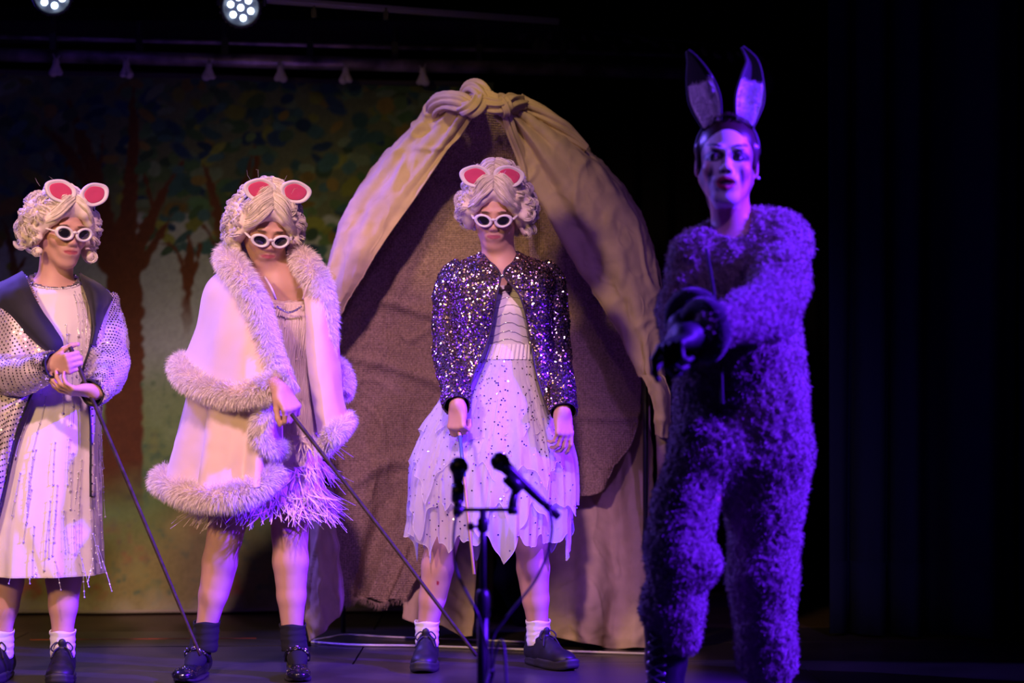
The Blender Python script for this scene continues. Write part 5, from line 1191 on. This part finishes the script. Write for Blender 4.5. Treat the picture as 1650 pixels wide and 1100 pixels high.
def person_four():
    Y = 5.60; M = rot(-6, -3, 2); T = P(1171, 263, Y); S = 1.05; rg = np.random.default_rng(22)
    s = Sculpt(.0042)
    shl, shr, hip = P(1124, 412, Y + .02), P(1246, 400, Y + .06), P(1196, 690, Y + .05)
    head(s, M, T, S, mouth=.011, smile=-.002)
    W = lambda q: M @ (np.asarray(q, float) * S) + T
    s.frame(M, T, S)
    for x in (-1, 1): s.ell((x * .031, -.089, .001), (.0118, .009, .0034), k=.002, sub=True)
    s.frame()
    s.cone(W((0, .030, -.045)), P(1184, 385, Y + .04), .050, .056, .03)
    torso(s, shl, shr, hip, -14, .98)
    w1, w2 = P(1128, 535, 5.18), P(1118, 512, 5.30)
    s.chain([shr, P(1246, 505, 5.42), w1], [.05, .040, .030], .015); s.chain([shl, P(1090, 530, 5.60), w2], [.05, .040, .030], .015)
    for hp, kn, an in ((P(1152, 720, Y), P(1096, 850, Y - .05), P(1070, 1110, Y)), (P(1232, 720, Y + .05), P(1232, 880, Y + .05), P(1236, 1120, Y + .08))): leg(s, hp, kn, an, .95)
    def ex(V, L, c_, put):
        x, z = np.abs(L[:, 0]), L[:, 2]; fr = L[:, 1] < .0
        nz = .010 * vn(V, 30, 3)
        put((.10, .07, .09), np.clip((x - .050 + nz) / .010, 0, 1) * fr * (z > -.09) * .75)                       # dark sides
        put((.72, .68, .72), np.clip((.048 - x + nz) / .008, 0, 1) * fr * (z < .078) * (z > -.12) * .95)          # white painted middle
        put((.03, .02, .03), (1.2 - np.hypot((x - .032) / .026, (z - .006) / .014)) * 4 * fr)                     # eye shadow
        put((.01, .01, .012), (1 - np.hypot((x - .034) / .023, (z - .031 - (x - .02) * .25) / .0055)) * 5 * fr)   # painted brows
        put((.10, .07, .09), (1 - np.hypot((x - .040) / .010, (z + .045 + (x - .04) * 1.0) / .032)) * 1.6 * fr)   # contour stripe
        put((.14, .08, .10), (1 - np.hypot((x - .008) / .008, (z + .038) / .006)) * 2 * fr)
        put((.40, .05, .10), (1.12 - np.hypot(x / .024, (z + .066) / .0175)) * 6 * fr)
        put((.05, .01, .02), (1.0 - np.hypot(x / .019, (z + .066) / .0075)) * 6 * fr)
    p = s.build('person', M_skin, None, col=skin_col(M, T, S, (.40, .05, .10), ex))
    tag(p, 'person at right in a shaggy grey animal costume with tall black ears, face painted', 'person')
    for sx in (-1, 1):
        e = MB(); c = W((sx * .031, -.0742, .002)); fw = nrm(M @ np.array([-.25, -1, .05]))
        e.ball(c, .0128, 20); eo = e.build('eye', mat('eye_white', (.45, .42, .42), .2), p)
        MB().lathe([(.0062, .0112), (.0050, .0125), (.001, .0132)], c, fw, 18).build('iris', mat('iris_green', (.05, .07, .04), .1), eo)
    t_ = MB()
    for k in range(-4, 5): t_.box(W((k * .0042, -.0865 + abs(k) * .0007, -.0620)), (.0020, .0022, .0034), M)
    t_.build('upper_teeth', mat('teeth', (.7, .66, .6), .3), p, smooth=False)
    # hair: pulled back tight
    h = Sculpt(.004); h.frame(M, T, S); h.ell((0, .024, .043), (.0785, .092, .082), k=.01); h.ell((0, .105, .06), (.038, .035, .038), k=.02); h.cone((-.068, .0, -.005), (-.070, .0, .04), .012, .016, .01); h.cone((.068, .0, -.005), (.070, .0, .04), .012, .016, .01)
    h.cone((-.045, .08, -.03), (-.035, .085, -.10), .02, .01, .02)
    h.ell((0, -.090, -.010), (.064, .072, .092), k=.006, sub=True); h.frame(); hr = h.build('hair', M_hair, p)
    mb = MB()
    for k in range(90):
        a = rg.uniform(-1.3, 1.3); b = np.array([math.sin(a) * .070, -.040 - .022 * math.cos(a) ** 2 + abs(a) * .03, .052 + .062 * math.cos(a)]); q = [b, b * np.array([1.06, 0, 1]) + (0, .045, .018), b * np.array([.95, 0, 1]) + (0, .09, .008)]
        q[1][1] = b[1] + .045; q[2][1] = b[1] + .10; strand_mesh(mb, W(1) if False else np.array([W(z_) for z_ in spl(q, 8)])[None], .0012)
    mb.build('hair_strands', M_hair, hr, kind='stuff')
    MB().ball(W((.083, .004, -.036)), .0045, 8).build('earring', mat('pearl_stud', (.85, .8, .85), .2), p)
    # tall ears on a band
    hb = MB().tube(np.array([W((.082 * math.sin(a), .012, .030 + .100 * math.cos(a))) for a in np.linspace(-1.6, 1.6, 30)]), .005, 8).build('headband', M_glove, p)
    for cl, wd, tw, sd in (([(1150, 208), (1139, 165), (1128, 128), (1118, 100), (1108, 82)], [.026, .046, .036, .018, .004], .30, -1), ([(1196, 206), (1202, 165), (1208, 128), (1210, 100), (1196, 76)], [.026, .044, .034, .018, .004], -.25, 1)):
        ctr = spl(np.array([P(x, y, 5.60 + .01 * i) for i, (x, y) in enumerate(cl)]), 30); w_ = spl(np.array(wd)[:, None], 30)[:, 0]; t = np.gradient(ctr, axis=0); G, Gi = [], []
        for i in range(30):
            tt = nrm(t[i]); u = nrm(np.cross(tt, (tw, 1, 0))); f = np.cross(u, tt); f = f if f[1] < 0 else -f; b = np.linspace(-1.25, 1.25, 15); r = w_[i] / 1.15
            G.append(ctr[i] + r * np.sin(b)[:, None] * u * 1.15 + (r * (1 - np.cos(b)) * 1.0)[:, None] * f)
            b2 = b * .86; Gi.append(ctr[i] + f * .006 + (r * .95) * np.sin(b2)[:, None] * u * 1.15 + ((r * .95) * (1 - np.cos(b2)))[:, None] * f)
        e = MB().grid(np.array(G)).build('tall_ear', M_plush, hb, thick=.006)
        Gi = np.array(Gi)[1:14]; ei = MB().grid(Gi).build('ear_lining', M_earw, hb, thick=.002, label='white plush lining at the root of the tall ear')
        N = gnormals(Gi); n = 1500; i = (rg.random(n) ** 1.4 * 12).astype(int); j = rg.integers(1, 14, n); nn = N[i, j]; nn = nn * np.sign(-nn[:, 1:2] + 1e-6)
        furs(Gi[i, j], nn * .5 + np.array([0, 0, .9]) + rg.normal(size=(n, 3)) * .2, .020, 'lining_fur', M_earw, ei, rg, .0008, -.2)
    # the onesie ------------------------------------------------------
    def wool(seed, amp=.0048):
        return lambda V: amp * (vn(V, 85, seed) + .8 * vn(V, 150, seed + 1)) + .010 * vn(V, 9, seed + 2) - .004 * np.exp(-(vn(V * np.array([1, 1, 1.2]) + .08 * vn(V, 6, 9)[:, None], 5, seed + 3) / .10) ** 2)
    s = Sculpt(.0055); nrmv = rot(-14) @ np.array([0, 1., 0]); sq = (nrmv, 1.3)
    s.chain([P(1186, 418, Y + .05), P(1190, 470, Y + .04), P(1190, 560, Y + .03), P(1194, 640, Y + .04), P(1196, 715, Y + .05)], [.118, .155, .160, .166, .170], .05, sq)
    s.cone(P(1130, 402, Y + .03), P(1246, 388, Y + .06), .050, .060, .05); s.cone(P(1222, 380, Y + .06), P(1248, 388, Y + .06), .078, .092, .04)
    s.cone(P(1246, 640, Y + .10), P(1252, 700, Y + .10), .09, .08, .05)
    s.chain([P(1148, 720, Y + .0), P(1106, 810, Y - .03), P(1093, 900, Y - .04), P(1080, 975, Y - .03)], [.118, .080, .088, .080], .03)
    s.cone(P(1090, 985, Y - .03), P(1094, 1024, Y - .04), .080, .062, .015); s.ell(P(1134, 905, Y - .06), (.04, .05, .045), k=.03)
    s.chain([P(1240, 730, Y + .06), P(1232, 820, Y + .05), P(1231, 930, Y + .05), P(1236, 1060, Y + .07)], [.118, .098, .092, .084], .03)
    # arm raised across towards the camera, and the far arm
    s.chain([P(1252, 400, Y + .05), P(1252, 455, 5.50), P(1244, 492, 5.42)], [.085, .085, .080], .03); s.chain([P(1244, 496, 5.40), P(1196, 512, 5.26), P(1156, 524, 5.18)], [.078, .064, .058], .02)
    s.chain([P(1118, 415, Y + .02), P(1096, 500, 5.60), P(1104, 545, 5.50)], [.068, .060, .055], .03); s.chain([P(1104, 545, 5.50), P(1116, 520, 5.36)], [.055, .050], .02)
    nb = W((0, .02, -.07)); s.cone(P(1182, 372, Y + .02), P(1176, 340, Y - .0), .058, .062, .015, sub=True)
    su = s.build('furry_onesie', M_fleece, p, disp=wool(3))
    V = np.zeros(len(su.data.vertices) * 3, np.float32); su.data.vertices.foreach_get('co', V); V = V.reshape(-1, 3); Nn = np.zeros(len(V) * 3, np.float32); su.data.vertices.foreach_get('normal', Nn); Nn = Nn.reshape(-1, 3)
    c = np.where(Nn[:, 1] < .55)[0]; c = rg.choice(c, 95000)
    o_ = ORG[su.name]; furs(V[c] + o_ + rg.normal(size=(len(c), 3)) * .002, Nn[c] * 1.0 + rg.normal(size=(len(c), 3)) * .7, .009, 'fleece_tufts', M_fleeceh, su, rg, .0011, .4, .6, 0, 2)
    z = spl([P(1138, 400, 5.44), P(1150, 470, 5.40), P(1160, 560, 5.40), P(1164, 650, 5.41)], 40); MB().tube(z, .0045, 6).build('zip_placket', M_plush, su)
    # black gloves with thick plush cuffs
    g = Sculpt(.0042)
    hand(g, w1 + (-.035, -.05, -.01), (-.55, -.72, -.32), (-.30, -.10, 1.0), 1, curls=((22, 40, 30), (58, 66, 40), (66, 70, 40), (70, 70, 40)), thumb=(.55, .75, -.4), S=1.12, spread=0)
    g.cone(w1 + (.05, .05, 0), w1 + (-.04, -.055, -.012), .040, .034, .01); g.build('glove', M_glove, p)
    g = Sculpt(.0042)
    hand(g, w2 + (-.04, -.05, -.02), (-.35, -.70, -.60), (-.80, -.2, .5), -1, curls=((50, 60, 40),) * 4, thumb=(.5, .8, -.4), S=1.10, spread=0); g.cone(w2, w2 + (-.04, -.055, -.02), .036, .032, .01); g.build('glove', M_glove, p)
    for c0, ax, R, r in ((w1 + (.012, .012, .006), (-.75, -.62, -.1), .058, .027), (w2 + (.0, .01, .0), (-.4, -.85, -.2), .055, .026)):
        ax = nrm(ax); u = nrm(np.cross(ax, (0, 0, 1))); v = np.cross(ax, u); ring = np.array([c0 + R * (math.cos(a) * u + math.sin(a) * v) for a in np.linspace(0, 2 * np.pi, 40)])
        cf = MB().tube(ring, r, 14, flat=1.0).build('plush_cuff', M_plush, p); n = 2500; k = rg.integers(0, 40, n); t = np.roll(ring, -1, 0)[k] - ring[k]; vv = rg.normal(size=(n, 3)); vv /= np.linalg.norm(vv, axis=1)[:, None]
        furs(ring[k] + vv * r * .9, vv, .010, 'cuff_fur', M_plush, cf, rg, .0010, .1)
    # boots
    for an, yaw in ((P(1070, 1110, Y - .02), -28), (P(1238, 1120, Y + .09), 10)):
        Mb = rot(yaw); base = np.array([an[0], an[1], 0]); Wb = lambda q: Mb @ np.asarray(q, float) + base
        b = Sculpt(.0042); b.frame(Mb, base); b.chain([(0, .01, .29), (0, .015, .20), (0, .01, .11), (0, .01, .06)], [.060, .054, .047, .045], .02)
        b.chain([(0, .03, .055), (0, -.04, .058), (0, -.10, .045), (0, -.16, .040)], [.042, .042, .040, .036], .02); b.frame()
        bo = b.build('lace_up_boot', M_boot, p); t = np.linspace(0, 2 * np.pi, 40, endpoint=False)
        y_ = .060 - (1 - np.cos(t)) / 2 * .27; wd = .045 * np.abs(np.sin(t)) ** .45 * np.sign(np.sin(t)) * (.9 + .1 * np.cos(t - 3.1))
        G = np.array([[Wb((x * f, y, z)) for x, y in zip(wd, y_)] for f, z in ((.9, 0), (1.02, .003), (1.02, .024), (.9, .027))]); MB().grid(G, True, True).build('sole', M_sole, bo)
        ey, lc = MB(), MB()
        for k in range(8):
            z = .275 - k * .026; y = -.050 - .004 * k - max(k - 5, 0) * .016
            for sx in (-1, 1): ey.lathe([(.0035, 0), (.0055, .0), (.0055, .003), (.0035, .003)], Wb((sx * .022, y + .010, z)), Mb @ np.array([sx * .45, -1, .1]), 12)
            lc.tube(np.array([Wb(q) for q in spl([(-.022, y + .006, z), (0, y - .008, z - .010), (.022, y + .006 - .004, z - .024)], 8)]), .0024, 5); lc.tube(np.array([Wb(q) for q in spl([(.022, y + .006, z), (0, y - .008, z - .010), (-.022, y + .002, z - .024)], 8)]), .0024, 5)
        ey.build('eyelets', mat('nickel', (.8, .8, .85), .2, metal=1), bo, kind='stuff'); lc.build('laces', M_lace, bo)
person_four()

# ================================================================== microphones on a stand, near the camera
def mic_set():
    Y = 5.3; M_mic = mat('mic_body', (.015, .015, .018), .4); M_mesh = mat('mic_grille', (.03, .03, .035), .35, metal=.6, bump=(700, .8, .001))
    st = tag(empty('microphone_stand', (P(777, 1000, Y)[0], Y, 0)), 'black microphone stand with a short crossbar, blurred in front of the tulle skirt', 'microphone stand')
    x = P(778, 0, Y)[0]; top = P(778, 822, Y)[2]
    MB().tube([(x, Y, .42), (x, Y, top)], .0085, 12).build('upper_tube', M_steel, st); MB().tube([(x, Y, .03), (x, Y, .40)], .0150, 14).build('lower_tube', M_steel, st)
    MB().lathe([(.014, .345), (.019, .352), (.019, .40), (.015, .415), (.010, .42)], (x, Y, 0), n=20).build('height_clutch', M_mic, st)
    kb = MB().lathe([(.004, 0), (.004, .018), (.010, .018), (.010, .032), (.006, .034)], (x - .006, Y, P(0, 848, Y)[2]), (-1, 0, 0), 14); kb.lathe([(.012, -.016), (.014, -.012), (.014, .014), (.010, .020)], (x, Y, P(0, 846, Y)[2]), n=16); kb.build('clamp_knob', M_mic, st)
    a, b = P(738, 821, Y), P(830, 821, Y); MB().tube([a, b], .0050, 8).build('crossbar', M_steel, st)
    MB().lathe([(.02, .0), (.125, .0), (.128, .006), (.122, .016), (.06, .026), (.022, .034), (.018, .05)], (x, Y, 0), n=40).build('round_base', M_steel, st)
    for nm, base, head_, lab in (('left', P(738, 822, Y), P(739, 748, Y), 'upright black microphone in its clip at the left end of the crossbar'), ('right', P(826, 822, Y), P(808, 744, Y), 'tilted black microphone with cable at the right end of the crossbar')):
        if nm == 'left': tail = P(738, 800, Y + .03); clip = P(738, 796, Y); hd = P(739, 752, Y - .045); end = P(737, 810, Y + .06)
        else: hd = P(806, 744, Y); end = P(878, 812, Y + .01); clip = P(830, 780, Y)
        d = nrm(hd - end); L = np.linalg.norm(hd - end)
        m = tag(empty('microphone', end), lab, 'microphone', 'microphones on the stand')
        MB().lathe([(.008, 0), (.0095, .002), (.0105, .02), (.0125, L * .55), (.0165, L - .030), (.0175, L - .025), (.0175, L - .014)], end, d, 22).build('handle', M_mic, m)
        MB().lathe([(.0165, -.020), (.0205, -.014), (.0235, -.004), (.0240, .000), (.0235, .006), (.0205, .016), (.013, .023), (.002, .0255)], hd, d, 24).build('grille', M_mesh, m)
        MB().lathe([(.0240, -.003), (.0252, -.001), (.0252, .003), (.0240, .005)], hd, d, 24).build('grille_ring', M_mic, m)
        cl = MB(); cl.tube([base + (0, 0, -.004), base + (0, 0, .018), clip + (0, 0, -.012)], [.0115, .0115, .010], 12); cl.box(base, (.013, .012, .010)); cl.tube([clip - d * .022, clip + d * .030], [.0175, .0175], 14); cl.build('mic_clip', M_mic, st)
        MB().lathe([(.0095, -.050), (.0095, -.004), (.007, .0)], end, d, 14).build('cable_plug', M_mic, m)
    cb1 = spl([P(737, 822, Y + .07), P(732, 850, Y + .06), P(731, 880, Y + .05), P(736, 920, Y + .03), P(752, 955, Y - .01), P(768, 985, Y - .035), P(776, 1010, Y - .03), P(786, 1060, Y - .03), P(782, 1150, Y - .04), np.array([x + .05, Y - .1, .30]), np.array([x + .12, Y - .2, .008]), np.array([x + .5, Y - .3, .006])], 90)
    tag(MB().tube(cb1, .0036, 8).build('microphone_cable', M_sole), 'black cable drooping from the upright microphone down to the stand foot', 'cable')
    cb2 = spl([P(880, 814, Y + .01), P(887, 830, Y), P(889, 858, Y), P(880, 898, Y - .01), P(862, 935, Y - .02), P(842, 962, Y - .03), P(812, 1000, Y - .03), P(794, 1030, Y - .03), P(790, 1100, Y - .03), np.array([x + .02, Y - .12, .22]), np.array([x - .1, Y - .22, .008]), np.array([x - .5, Y - .32, .006])], 90)
    tag(MB().tube(cb2, .0036, 8).build('microphone_cable', M_sole), 'black cable looping down from the tilted microphone at the right', 'cable')
mic_set()
